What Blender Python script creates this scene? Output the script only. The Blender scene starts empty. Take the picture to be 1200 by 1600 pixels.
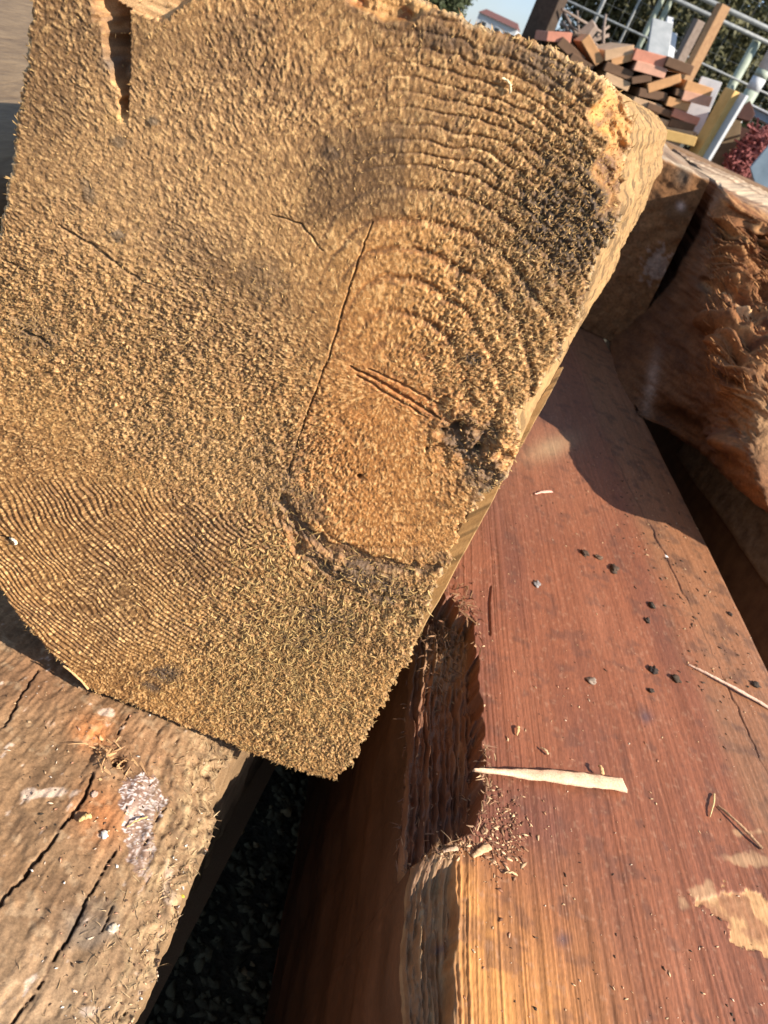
import bpy, math, random
import numpy as np
from mathutils import Vector, Matrix

random.seed(7)
rng = np.random.default_rng(11)
S = bpy.context.scene
COL = S.collection

# ------------------------------------------------------------------ camera, sky, sun, exposure
CAM_H = 0.72                                  # eye height over the ground
PITCH = math.radians(31.4)
ROLL = math.radians(25.0)
FPX = 1200.0                                  # focal length in pixels of a 1200 x 1600 picture
cP, sP, cR, sR = math.cos(PITCH), math.sin(PITCH), math.cos(ROLL), math.sin(ROLL)
R0 = Vector((1, 0, 0)); U0 = Vector((0, sP, cP)); F0 = Vector((0, cP, -sP))
cam = bpy.data.cameras.new('camera'); camo = bpy.data.objects.new('camera', cam); COL.objects.link(camo)
X = R0 * cR + U0 * sR; Y = -R0 * sR + U0 * cR; Z = -F0
camo.matrix_world = Matrix(((X.x, Y.x, Z.x, 0), (X.y, Y.y, Z.y, 0), (X.z, Y.z, Z.z, CAM_H), (0, 0, 0, 1)))
cam.sensor_fit = 'VERTICAL'; cam.sensor_height = 36.0; cam.lens = 27.0
cam.clip_start = 0.01; cam.clip_end = 2000
cam.dof.use_dof = True; cam.dof.focus_distance = 0.33; cam.dof.aperture_fstop = 26.0
S.camera = camo

SUN = Vector((0.77, -0.25, 0.58)).normalized()
w = bpy.data.worlds.new('World'); S.world = w; w.use_nodes = True
nt = w.node_tree; bg = nt.nodes['Background']
sky = nt.nodes.new('ShaderNodeTexSky'); sky.sky_type = 'NISHITA'; sky.sun_disc = False
sky.sun_elevation = math.asin(SUN.z); sky.sun_rotation = math.atan2(SUN.x, SUN.y)
sky.dust_density = 0.3; sky.air_density = 1.0; sky.ozone_density = 2.5
# thin high cloud over the whole sky
wtc = nt.nodes.new('ShaderNodeTexCoord'); wns = nt.nodes.new('ShaderNodeTexNoise'); wns.inputs['Scale'].default_value = 5; wns.inputs['Detail'].default_value = 6
wmr = nt.nodes.new('ShaderNodeMapRange'); wmr.inputs[1].default_value = .35; wmr.inputs[2].default_value = .75; wmr.inputs[3].default_value = .15; wmr.inputs[4].default_value = .6
wmx = nt.nodes.new('ShaderNodeMixRGB'); wmx.inputs[2].default_value = (7.0, 9.2, 12.6, 1)
nt.links.new(wtc.outputs['Generated'], wns.inputs['Vector']); nt.links.new(wns.outputs[0], wmr.inputs[0]); nt.links.new(wmr.outputs[0], wmx.inputs[0])
nt.links.new(sky.outputs[0], wmx.inputs[1]); nt.links.new(wmx.outputs[0], bg.inputs[0]); bg.inputs[1].default_value = 0.06
sl = bpy.data.lights.new('sun', 'SUN'); sl.energy = 5.0; sl.angle = math.radians(0.5); sl.color = (1.0, 0.90, 0.76)
so = bpy.data.objects.new('sun', sl); COL.objects.link(so)
so.rotation_euler = (-SUN).to_track_quat('-Z', 'Y').to_euler()
S.view_settings.view_transform = 'Standard'; S.view_settings.look = 'None'
S.view_settings.gamma = 1.0; S.view_settings.use_curve_mapping = False
S.view_settings.exposure = 0.86
S.render.engine = 'CYCLES'

# ------------------------------------------------------------------ geometry helpers
def ray(px, py):
    """direction of the photograph's pixel, scaled to 1 m forward (world +Y)"""
    dx = np.asarray(px, float) - 600.0; dy = np.asarray(py, float) - 800.0
    u = dx * cR + dy * sR; v = dx * sR - dy * cR
    y = FPX * cP + v * sP; z = -FPX * sP + v * cP
    return u / y, z / y

def atY(px, py, y):
    a, b = ray(px, py); y = np.asarray(y, float)
    return np.stack([a * y, y + 0 * a, b * y + CAM_H], -1)

def atZ(px, py, z):
    a, b = ray(px, py); y = (z - CAM_H) / b
    return np.stack([a * y, y, z + 0 * y], -1)

def to_px(P):
    x, y, z = P[..., 0], P[..., 1], P[..., 2] - CAM_H
    f = y * cP - z * sP; up = y * sP + z * cP
    u = x / f * FPX; v = up / f * FPX
    return 600 + u * cR + v * sR, 800 + u * sR - v * cR

M32 = np.uint64(0xFFFFFFFF)
def _h(ix, iy, seed):
    h = (ix.astype(np.int64).astype(np.uint64) * np.uint64(374761393) + iy.astype(np.int64).astype(np.uint64) * np.uint64(668265263) + np.uint64(seed * 974711 + 17)) & M32
    h = ((h ^ (h >> np.uint64(13))) * np.uint64(1274126177)) & M32
    h = ((h ^ (h >> np.uint64(16))) * np.uint64(2246822519)) & M32
    h ^= h >> np.uint64(15)
    return (h & np.uint64(0xFFFFFF)).astype(np.float64) / 0xFFFFFF

def noise(x, y, seed=0):
    """value noise, 0..1"""
    x, y = np.broadcast_arrays(np.asarray(x, float), np.asarray(y, float))
    ix = np.floor(x); iy = np.floor(y); fx = x - ix; fy = y - iy
    fx = fx * fx * (3 - 2 * fx); fy = fy * fy * (3 - 2 * fy)
    a = _h(ix, iy, seed); b = _h(ix + 1, iy, seed); c = _h(ix, iy + 1, seed); d = _h(ix + 1, iy + 1, seed)
    return (a * (1 - fx) + b * fx) * (1 - fy) + (c * (1 - fx) + d * fx) * fy

def fbm(x, y, o=4, seed=0, g=0.5):
    s = 0; a = 1; t = 0
    for k in range(o):
        s = s + a * noise(x * 2 ** k + 13.7 * k, y * 2 ** k - 7.1 * k, seed + k); t += a; a *= g
    return s / t

def sst(a, b, x):
    t = np.clip((x - a) / (b - a), 0, 1); return t * t * (3 - 2 * t)

def seg_dist(x, y, pts):
    """distance to a polyline and parameter (0..1) along it"""
    best = np.full(np.shape(x), 1e9); par = np.zeros(np.shape(x)); n = len(pts) - 1
    for i in range(n):
        (x0, y0), (x1, y1) = pts[i], pts[i + 1]
        dx, dy = x1 - x0, y1 - y0
        t = np.clip(((x - x0) * dx + (y - y0) * dy) / (dx * dx + dy * dy + 1e-12), 0, 1)
        d = np.hypot(x - x0 - t * dx, y - y0 - t * dy)
        m = d < best; best = np.where(m, d, best); par = np.where(m, (i + t) / n, par)
    return best, par

def inside(x, y, poly):
    r = np.zeros(np.shape(x), bool); n = len(poly)
    for i in range(n):
        x0, y0 = poly[i]; x1, y1 = poly[(i + 1) % n]
        if y0 == y1: continue
        c = ((y0 > y) != (y1 > y)) & (x < (x1 - x0) * (y - y0) / (y1 - y0) + x0)
        r ^= c
    return r

def blob(x, y, cx, cy, rx, ry=None, rot=0, p=1.0):
    ry = ry or rx; c, s = math.cos(math.radians(rot)), math.sin(math.radians(rot))
    dx, dy = x - cx, y - cy
    q = ((dx * c + dy * s) / rx) ** 2 + ((-dx * s + dy * c) / ry) ** 2
    return np.exp(-q * p)

def tag(o, label=None, cat=None, group=None, kind=None):
    if label: o['label'] = label
    if cat: o['category'] = cat
    if group: o['group'] = group
    if kind: o['kind'] = kind
    return o

def mesh_np(name, V, Fq, mat=None, parent=None, col=None, smooth=True, Ft=None):
    """one mesh object out of numpy vertices, quads and triangles"""
    V = np.ascontiguousarray(V.reshape(-1, 3), dtype=np.float32)
    me = bpy.data.meshes.new(name)
    nq = 0 if Fq is None else len(Fq); ntr = 0 if Ft is None else len(Ft)
    me.vertices.add(len(V)); me.vertices.foreach_set('co', V.ravel())
    idx = []; starts = []
    if nq: idx.append(np.asarray(Fq).ravel()); starts.append(np.arange(nq) * 4)
    if ntr: idx.append(np.asarray(Ft).ravel()); starts.append(nq * 4 + np.arange(ntr) * 3)
    idx = np.concatenate(idx).astype(np.int32); starts = np.concatenate(starts).astype(np.int32)
    me.loops.add(len(idx)); me.loops.foreach_set('vertex_index', idx)
    me.polygons.add(nq + ntr); me.polygons.foreach_set('loop_start', starts)
    me.update(calc_edges=True); me.validate()
    if smooth: me.polygons.foreach_set('use_smooth', np.ones(len(me.polygons), bool))
    if col is not None:
        c = np.ones((len(V), 4), np.float32); c[:, :3] = col.reshape(-1, 3)
        at = me.color_attributes.new('tint', 'FLOAT_COLOR', 'POINT'); at.data.foreach_set('color', c.ravel())
    o = bpy.data.objects.new(name, me); COL.objects.link(o)
    if mat: me.materials.append(mat)
    if parent: o.parent = parent
    return o

def grid_faces(n, m, off=0):
    i = np.arange(n - 1)[:, None]; j = np.arange(m - 1)[None, :]
    a = i * m + j
    return (np.stack([a, a + 1, a + m + 1, a + m], -1).reshape(-1, 4) + off)

def normals(G):
    du = np.gradient(G, axis=0); dv = np.gradient(G, axis=1)
    n = np.cross(dv, du); return n / (np.linalg.norm(n, axis=-1, keepdims=True) + 1e-12)

def resample(rows, n, m):
    """smooth grid through rows of control points (each row the same count)"""
    A = np.array(rows, float)
    def cr(A, n):
        k = A.shape[0]; t = np.linspace(0, k - 1, n); i = np.clip(t.astype(int), 0, k - 2); f = (t - i)[:, None, None]
        p0 = A[np.clip(i - 1, 0, k - 1)]; p1 = A[i]; p2 = A[i + 1]; p3 = A[np.clip(i + 2, 0, k - 1)]
        return 0.5 * ((2 * p1) + (p2 - p0) * f + (2 * p0 - 5 * p1 + 4 * p2 - p3) * f ** 2 + (3 * p1 - p0 - 3 * p2 + p3) * f ** 3)
    B = cr(A, n); return cr(B.transpose(1, 0, 2), m).transpose(1, 0, 2)

class MB:
    """collects simple solids into one mesh"""
    def __init__(s): s.v = []; s.f = []
    def box(s, c, sx, sy, sz, rot=None, jit=0.0):
        b = len(s.v); c = Vector(c)
        for k in range(8):
            p = Vector(((k & 1) - .5, ((k >> 1) & 1) - .5, ((k >> 2) & 1) - .5))
            p = Vector((p.x * sx, p.y * sy, p.z * sz)) + Vector((random.uniform(-jit, jit), random.uniform(-jit, jit), random.uniform(-jit, jit)))
            if rot: p = rot @ p
            s.v.append(c + p)
        s.f += [tuple(b + q for q in f) for f in ((0, 2, 3, 1), (4, 5, 7, 6), (0, 1, 5, 4), (2, 6, 7, 3), (0, 4, 6, 2), (1, 3, 7, 5))]
        return s
    def bar(s, p, q, w_, t_, side=None):
        p = Vector(p); q = Vector(q); d = (q - p); L = d.length; d.normalize()
        side = Vector(side) if side else Vector((1, 0, 0))
        a = (side - d * side.dot(d)).normalized(); b = d.cross(a)
        rot = Matrix((a, b, d)).transposed()
        return s.box((p + q) / 2, w_, t_, L, rot)
    def tube(s, p, q, r, n=10, r2=None):
        p = Vector(p); q = Vector(q); d = (q - p).normalized(); r2 = r if r2 is None else r2
        a = d.orthogonal().normalized(); c = d.cross(a); b = len(s.v)
        for (o, rr) in ((p, r), (q, r2)):
            for k in range(n):
                t = 2 * math.pi * k / n; s.v.append(o + (a * math.cos(t) + c * math.sin(t)) * rr)
        s.f += [(b + k, b + (k + 1) % n, b + n + (k + 1) % n, b + n + k) for k in range(n)]
        s.f += [tuple(b + k for k in range(n))[::-1], tuple(b + n + k for k in range(n))]
        return s
    def build(s, name, mat, parent=None, bevel=0.0, smooth=False):
        me = bpy.data.meshes.new(name); me.from_pydata([tuple(v) for v in s.v], [], s.f); me.update()
        if smooth: me.polygons.foreach_set('use_smooth', [True] * len(me.polygons))
        me.materials.append(mat); o = bpy.data.objects.new(name, me); COL.objects.link(o)
        if parent: o.parent = parent
        if bevel:
            b = o.modifiers.new('bevel', 'BEVEL'); b.width = bevel; b.segments = 2; b.limit_method = 'ANGLE'
        return o

def empty(name, loc=(0, 0, 0)):
    o = bpy.data.objects.new(name, None); COL.objects.link(o); o.location = loc; o.empty_display_size = .05
    return o

SD = (.90, .43, 0)
def keep(o, root):
    """parent to a root that is not at the origin, keeping the world position (roots are unrotated)"""
    o.parent = root; o.location = Vector(o.location) - Vector(root.location); return o

# ------------------------------------------------------------------ materials
def mat_new(name):
    m = bpy.data.materials.new(name); m.use_nodes = True
    return m, m.node_tree, m.node_tree.nodes['Principled BSDF']

def mat_tint(name, rough=0.85, bump=0.35, scale=900, dist=0.0004, spec=0.3, var=0.25, stretch=(1, 1, 1), rough2=None):
    """albedo from the mesh's own tint, broken up by fine noise, with fine relief"""
    m, n, b = mat_new(name); L = n.links
    at = n.nodes.new('ShaderNodeAttribute'); at.attribute_name = 'tint'
    tc = n.nodes.new('ShaderNodeTexCoord'); mp = n.nodes.new('ShaderNodeMapping'); mp.inputs['Scale'].default_value = stretch
    L.new(tc.outputs['Object'], mp.inputs[0])
    ns = n.nodes.new('ShaderNodeTexNoise'); ns.inputs['Scale'].default_value = scale; ns.inputs['Detail'].default_value = 5
    ns.inputs['Roughness'].default_value = 0.7
    L.new(mp.outputs[0], ns.inputs['Vector'])
    mr = n.nodes.new('ShaderNodeMapRange'); mr.inputs[1].default_value = 0.3; mr.inputs[2].default_value = 0.7
    mr.inputs[3].default_value = 1 - var; mr.inputs[4].default_value = 1 + var
    L.new(ns.outputs[0], mr.inputs[0])
    mx = n.nodes.new('ShaderNodeVectorMath'); mx.operation = 'SCALE'
    L.new(at.outputs['Color'], mx.inputs[0]); L.new(mr.outputs[0], mx.inputs['Scale'])
    L.new(mx.outputs[0], b.inputs['Base Color'])
    bp = n.nodes.new('ShaderNodeBump'); bp.inputs['Strength'].default_value = bump; bp.inputs['Distance'].default_value = dist
    L.new(ns.outputs[0], bp.inputs['Height']); L.new(bp.outputs[0], b.inputs['Normal'])
    b.inputs['Roughness'].default_value = rough; b.inputs['Specular IOR Level'].default_value = spec
    return m

def mat_plain(name, c, c2=None, scale=30, rough=0.7, bump=0.2, dist=0.002, metal=0.0, spec=0.4, stretch=(1, 1, 1), trans=0.0):
    m, n, b = mat_new(name); L = n.links
    tc = n.nodes.new('ShaderNodeTexCoord'); mp = n.nodes.new('ShaderNodeMapping'); mp.inputs['Scale'].default_value = stretch
    L.new(tc.outputs['Object'], mp.inputs[0])
    ns = n.nodes.new('ShaderNodeTexNoise'); ns.inputs['Scale'].default_value = scale; ns.inputs['Detail'].default_value = 6
    ns.inputs['Roughness'].default_value = 0.65
    L.new(mp.outputs[0], ns.inputs['Vector'])
    cr_ = n.nodes.new('ShaderNodeValToRGB'); e = cr_.color_ramp.elements
    c2 = c2 or tuple(k * 0.6 for k in c)
    e[0].position = 0.32; e[0].color = (*c2, 1); e[1].position = 0.68; e[1].color = (*c, 1)
    L.new(ns.outputs[0], cr_.inputs[0]); L.new(cr_.outputs[0], b.inputs['Base Color'])
    bp = n.nodes.new('ShaderNodeBump'); bp.inputs['Strength'].default_value = bump; bp.inputs['Distance'].default_value = dist
    L.new(ns.outputs[0], bp.inputs['Height']); L.new(bp.outputs[0], b.inputs['Normal'])
    b.inputs['Roughness'].default_value = rough; b.inputs['Metallic'].default_value = metal; b.inputs['Specular IOR Level'].default_value = spec
    return m

M_face = mat_tint('weathered_end_grain', 0.62, 0.7, 2200, 0.0004, 0.5, 0.34)
M_side = mat_tint('sawn_timber_side', 0.8, 0.5, 700, 0.0006, 0.3, 0.25, (1, .35, 1))
M_red = mat_tint('red_heartwood', 0.6, 0.5, 900, 0.0004, 0.4, 0.2, (1, .12, 1))
M_tan = mat_tint('weathered_brown_timber', 0.8, 0.6, 900, 0.0005, 0.3, 0.3)
M_rot = mat_tint('rotten_timber', 0.85, 0.8, 260, 0.0015, 0.25, 0.4)
M_fib = mat_tint('straw_wood_fibre', 0.7, 0.1, 1500, 0.0002, 0.35, 0.1)
M_bit = mat_tint('loose_debris', 0.85, 0.6, 900, 0.0004, 0.2, 0.3)
M_soil = mat_plain('dark_soil', (0.10, 0.085, 0.055), (0.025, 0.024, 0.014), 90, 0.95, 1.0, 0.012)

# ================================================================== ground
gx = np.linspace(-1, 1, 61); gx = np.sign(gx) * (np.abs(gx) ** 5) * 600 + gx * 1.5
GX, GY = np.meshgrid(gx, gx + 0.5, indexing='ij')
G = np.stack([GX, GY, 0 * GX], -1)
ground = mesh_np('ground', G, grid_faces(61, 61)[:, ::-1], M_soil); tag(ground, kind='structure')
# crumbs of soil and litter in the gap between the beams
def crumbs(name, pts, sizes, cols, mat, parent=None, flat=0.5, kind='stuff'):
    n = len(pts)
    base = np.array([(1, 0, -.4), (-.5, .87, -.4), (-.5, -.87, -.4), (.9, .5, .35), (-.9, .3, .4), (.1, -1, .3), (0, 0, .8)])
    tris = np.array([(0, 2, 1), (0, 1, 3), (1, 4, 3), (1, 2, 4), (2, 5, 4), (0, 5, 2), (0, 3, 5), (3, 4, 6), (4, 5, 6), (5, 3, 6)])
    P = np.repeat(base[None], n, 0) * (1 + rng.uniform(-.35, .35, (n, 7, 3)))
    sc = np.asarray(sizes).reshape(n, -1)
    if sc.shape[1] == 1: sc = np.concatenate([sc * rng.uniform(.6, 1.6, (n, 1)), sc * rng.uniform(.5, 1.1, (n, 1)), sc * flat], 1)
    P = P * sc[:, None, :]
    a = rng.uniform(0, 2 * np.pi, n); ca, sa = np.cos(a)[:, None], np.sin(a)[:, None]
    Q = P.copy(); Q[..., 0] = P[..., 0] * ca - P[..., 1] * sa; Q[..., 1] = P[..., 0] * sa + P[..., 1] * ca
    Q += np.asarray(pts)[:, None, :]
    T = (tris[None] + (np.arange(n) * 7)[:, None, None]).reshape(-1, 3)
    o = mesh_np(name, Q, None, mat, parent, np.repeat(np.asarray(cols)[:, None, :], 7, 1), False, T)
    if kind: o['kind'] = kind
    return o
n = 9000
pp = np.stack([rng.uniform(-.35, .25, n), rng.uniform(.15, 1.1, n), np.full(n, .002)], -1)
cc = np.array([.11, .095, .058]) * rng.uniform(.3, 1.6, (n, 1)) * np.array([1, 1, 1])
cc[rng.random(n) < .04] = (.3, .22, .12)
lit = crumbs('soil_litter', pp, rng.uniform(.0015, .007, n), cc, M_bit)
tag(lit, 'dark soil crumbs and litter lying in the shaded gap between the beams', 'soil')

# ================================================================== big cut block with the end grain
ZB = CAM_H - 0.31                       # top of the beams the block lies on
FN = np.array([math.sin(math.radians(5)), -math.cos(math.radians(5)), 0.0])      # cut face looks this way
FD = np.array([math.cos(math.radians(5)), math.sin(math.radians(5)), 0.0])
FP = np.array([0.036, 0.262, 0.0])
AX = np.array([math.sin(math.radians(7.4)), math.cos(math.radians(7.4)), 0.0])   # its length runs this way
def on_face(px, py):
    a, b = ray(px, py); k = FP @ FN / (a * FN[0] + FN[1])
    P = np.stack([a * k, k, b * k + CAM_H], -1)
    return (P - FP) @ FD, P[..., 2]
OUT = [(660, -2), (682, 10), (710, 20), (740, 35), (775, 45), (825, 61), (875, 80), (900, 95), (922, 108), (947, 122), (966, 135), (973, 142), (970, 149), (987, 168), (995, 182), (996, 205),
       (990, 224), (979, 261), (975, 276), (983, 299), (971, 340), (956, 374), (943, 389), (930, 430), (919, 460), (907, 494), (896, 516), (877, 543),
       (850, 592), (829, 625), (806, 640), (808, 655), (817, 675), (812, 700), (800, 725), (783, 758), (770, 765), (762, 773), (750, 787), (744, 800), (725, 821), (708, 854), (700, 883),
       (683, 904), (671, 950), (652, 996), (627, 1051), (603, 1092), (589, 1124), (571, 1150), (557, 1185), (542, 1200), (525, 1220),
       (487, 1212), (446, 1197), (387, 1177), (358, 1162), (300, 1142), (250, 1120), (200, 1100), (140, 1077), (120, 1055), (85, 1027), (50, 990),
       (20, 952), (0, 922), (-30, 870), (-52, 800), (-58, 700), (-45, 600), (-20, 470), (5, 325), (28, 165), (50, 0), (72, -160), (80, -235), (110, -245), (300, -150), (440, -90), (560, -32), (620, -14)]
oa, oz = on_face(np.array([p[0] for p in OUT]), np.array([p[1] for p in OUT]))
outl = np.stack([oa, oz], -1)
# denser, slightly ragged outline
dense = []
for i in range(len(outl)):
    p, q = outl[i], outl[(i + 1) % len(outl)]; L = np.hypot(*(q - p)); k = max(1, int(L / 0.0008)); nr = np.array([q[1] - p[1], p[0] - q[0]]) / L
    for j in range(k):
        c = p + (q - p) * j / k
        amp = 0.0012 + .0018 * (p[0] > -.02 and p[1] < CAM_H - .12)
        if p[0] > -.03 and p[1] > CAM_H - .30: c = c + nr * .0036 * (noise(c[1] * 130, 0, 6) * .6 + noise(c[1] * 420, 0, 7) * .4 - .5)
        c = c + nr * amp * ((noise(c[0] * 500, c[1] * 500, 3) - .5) * 1.3 + (noise(c[0] * 1500, c[1] * 1500, 4) - .5))
        dense.append(c)
dense = np.array(dense)
ST = 0.00031
ax_ = np.arange(outl[:, 0].min() - ST, outl[:, 0].max() + 2 * ST, ST); az_ = np.arange(outl[:, 1].min() - ST, outl[:, 1].max() + 2 * ST, ST)
A, ZZ = np.meshgrid(ax_, az_, indexing='ij'); nA, nZ = A.shape
# inside test by scan lines
ins = np.zeros(A.shape, bool)
for j, z in enumerate(az_):
    p, q = dense, np.roll(dense, -1, 0)
    m = (p[:, 1] > z) != (q[:, 1] > z)
    xs = np.sort(p[m, 0] + (z - p[m, 1]) / (q[m, 1] - p[m, 1]) * (q[m, 0] - p[m, 0]))
    for k in range(0, len(xs) - 1, 2): ins[(ax_ > xs[k]) & (ax_ < xs[k + 1]), j] = True
cell = ins[:-1, :-1] & ins[1:, :-1] & ins[:-1, 1:] & ins[1:, 1:]
ci, cj = np.nonzero(cell)
fq = np.stack([ci * nZ + cj, (ci + 1) * nZ + cj, (ci + 1) * nZ + cj + 1, ci * nZ + cj + 1], -1)
used = np.unique(fq); remap = -np.ones(nA * nZ, int); remap[used] = np.arange(len(used)); fq = remap[fq]
a1 = A.ravel()[used]; z1 = ZZ.ravel()[used]

def face_world(a, z, h):
    return FP + a[:, None] * FD + np.stack([0 * z, 0 * z, z], -1) + h[:, None] * FN

PXf, PYf = to_px(face_world(a1, z1, 0 * a1))
pa, pz = on_face(605.0, 612.0)                       # the pith
da = a1 - pa; dz = z1 - pz
wob = (fbm(a1 * 60, z1 * 60, 3, 21) - .5) * 0.006
r = np.hypot(da, dz) + wob; th = np.arctan2(dz, da)
# bumps drawn out radially: polar noise in octaves of radius
def polar(fr, ft, seed):
    lr = np.log2(np.maximum(r, 0.004) / 0.01); k = np.floor(lr); f = lr - k; f = f * f * (3 - 2 * f)
    o = 0
    for kk, wt in ((k, 1 - f), (k + 1, f)):
        R_ = 0.01 * 2 ** kk
        per = np.maximum(np.round(2 * np.pi * R_ * ft), 1)
        o = o + wt * noise(r * fr, (th / (2 * np.pi) + .5) * per, seed)
    return (o - .5) / np.sqrt((1 - f) ** 2 + f ** 2)
pxs, pys = PXf, PYf
def reg(*bl): 
    m = 0
    for b in bl: m = np.maximum(m, blob(pxs, pys, *b))
    return m
rough = np.clip(reg((120, 530, 280, 130, 12), (330, 660, 230, 140, 25), (420, 1020, 190, 150, 20), (880, 330, 130, 220, 20), (620, 980, 170, 90, 20), (760, 620, 110, 150), (470, 1120, 220, 90, 10), (780, 480, 150, 190, 30)) * 1.25, 0, 1)
smooth_c = np.clip(reg((590, 700, 120, 130, 10), (610, 470, 90, 110, 20), (560, 800, 90, 70)) * 1.2, 0, 1)
angd = np.degrees(np.arctan2(-(pys - 612), pxs - 605))
# growth rings
sc_ = 1 - 0.42 * sst(0.1, 1.0, -np.cos(np.radians(angd + 8)))
rr = r / sc_
ph = np.where(rr < 0.075, rr / 0.0100, 7.5 + (rr - 0.075) / 0.0037) + (fbm(a1 * 16, z1 * 16, 2, 5) - .5) * 1.3
fr_ = ph - np.floor(ph)
ridge = np.where(fr_ < .84, sst(0, .22, fr_), (1 - fr_) / .16)
lowleft = sst(0, 40, pys - (728 + np.clip(pxs - 200, 0, 400) * .28)) * (1 - sst(420, 500, pxs)) * (1 - sst(1020, 1120, pys + .15 * pxs))
fine_ph = (r + (fbm(a1 * 14, z1 * 14, 2, 8) - .5) * .007 + (noise(a1 * 160, z1 * 160, 9) - .5) * .0008) / 0.0026
fine = np.abs((fine_ph % 1) - .5) * 2
right_amp = sst(-45, 5, angd) * (1 - .8 * sst(70, 92, angd)) * (1 - sst(95, 118, angd)) * sst(60, 170, np.hypot(pxs - 605, pys - 612)) * (1 - .35 * sst(360, 600, np.hypot(pxs - 605, pys - 612)))
low_amp = blob(pxs, pys, 560, 900, 170, 80, 25)
heart_a = sst(5, 40, angd) * (1 - sst(100, 125, angd)) * sst(40, 80, np.hypot(pxs - 605, pys - 612)) * (1 - sst(250, 330, np.hypot(pxs - 605, pys - 612)))
ring_amp = 0.00007 + 0.00018 * heart_a + 0.0006 * right_amp + 0.0010 * low_amp
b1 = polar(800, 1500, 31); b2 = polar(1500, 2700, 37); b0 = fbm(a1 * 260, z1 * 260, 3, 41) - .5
iso = noise(a1 * 1150, z1 * 1150, 43) - .5
patch = fbm(a1 * 38, z1 * 38, 3, 47)
lowleft0 = sst(0, 40, pys - (728 + np.clip(pxs - 200, 0, 400) * .28)) * (1 - sst(420, 500, pxs)) * (1 - sst(1020, 1120, pys + .15 * pxs))
amp = (0.40 + 0.42 * rough - 0.24 * smooth_c) * (1 - .45 * blob(pxs, pys, 640, 330, 190, 230)) * (.7 + .6 * sst(.3, .7, patch)) * (1 - .5 * blob(pxs, pys, 620, 460, 90, 110)) * (1 - .5 * lowleft0)
h = amp * (0.0009 * b1 + 0.0009 * b2) + rough * (0.0010 * b0 + 0.0009 * iso) + 0.0004 * (b0) * (1 - smooth_c)
h = h + ring_amp * ridge + lowleft * 0.00065 * fine * (.5 + noise(a1 * 80, z1 * 80, 10)) + 0.0016 * (fbm(a1 * 18, z1 * 18, 2, 51) - .5)
# colour
base = np.array([0.365, 0.212, 0.090]); colr = np.repeat(base[None], len(a1), 0)
def mixc(m, c):
    global colr
    m = np.clip(m, 0, 1)[:, None]; colr = colr * (1 - m) + np.array(c)[None] * m
mixc((patch - .5) * 4.5, (0.20, 0.112, 0.048))
mixc((fbm(a1 * 110, z1 * 110, 3, 15) - .52) * 3, (0.23, 0.13, 0.055))
mixc((.5 - patch) * 2.2, (0.47, 0.29, 0.12))
mixc(blob(pxs, pys, 280, 250, 330, 230, -20) * .5, (0.46, 0.30, 0.165))
for cx, cy, rx, ry, ro, k in ((560, 270, 110, 80, 10, .6), (390, 420, 80, 50, 30, .5), (300, 560, 90, 40, 20, .3), (150, 900, 130, 60, 40, .3), (650, 60, 150, 40, 15, .35), (120, 150, 90, 120, 0, .25), (850, 250, 90, 140, 30, .35), (250, 960, 90, 60, 20, .3)): mixc(k * blob(pxs, pys, cx, cy, rx, ry, ro) * (.6 + .8 * patch), (0.185, 0.115, 0.058))
mixc(smooth_c * .65, (0.47, 0.225, 0.065))
mixc(.45 * blob(pxs, pys, 640, 450, 110, 90, 30), (.46, .24, .08))
mixc(blob(pxs, pys, 450, 1080, 260, 110, 10) * .5, (0.46, 0.29, 0.10))
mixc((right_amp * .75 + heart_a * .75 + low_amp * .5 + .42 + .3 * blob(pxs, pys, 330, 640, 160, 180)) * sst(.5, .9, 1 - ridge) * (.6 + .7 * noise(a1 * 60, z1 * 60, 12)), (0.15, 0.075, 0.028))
stain = sst(-3, 5, 634 - pxs) * sst(0, 30, pxs - 455 - .2 * (345 - pys)) * sst(0, 40, pys - 185) * (1 - sst(330, 350, pys - .1 * (600 - pxs)))
mixc(stain * .5, (.165, .105, .052))
for cx, cy, rx, ry, ro in ((330, 420, 130, 45, 35), (60, 120, 60, 160, 0), (200, 60, 160, 40, 10), (420, 760, 60, 20, 60), (180, 930, 70, 50, 30), (330, 880, 70, 60, 0)): mixc(.3 * blob(pxs, pys, cx, cy, rx, ry, ro) * (.5 + patch), (.17, .115, .065))
wedge = sst(-4, 4, pxs - np.interp(pys, [300, 345, 400, 470, 555, 640, 700, 742, 800], [600, 583, 562, 540, 515, 482, 462, 450, 440])) * sst(325, 350, pys) * (1 - sst(840, 900, pys)) * (1 - sst(60, 210, pxs - 590 - .25 * (pys - 345)))
mixc(wedge * .42, (.46, .235, .085))
hr_ = (r + (fbm(a1 * 40, z1 * 40, 2, 14) - .5) * .003) / .0034; mixc(smooth_c * .35 * sst(.6, .95, np.abs(hr_ % 1 - .5) * 2), (.24, .11, .04))
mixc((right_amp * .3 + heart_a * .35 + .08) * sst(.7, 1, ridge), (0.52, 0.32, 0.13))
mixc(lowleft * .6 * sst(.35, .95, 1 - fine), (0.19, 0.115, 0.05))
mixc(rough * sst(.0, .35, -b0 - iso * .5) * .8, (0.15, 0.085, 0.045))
mixc(sst(.1, .4, b1 + .5 * b2) * .85, (0.74, 0.52, 0.27))  # pale fibre tips, their sunlit look also put into the colour
mixc(sst(.08, .4, -b1 - .4 * b2) * .75, (0.13, 0.07, 0.028))  # dirt in the valleys, recess shade also deepened in the colour
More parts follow.
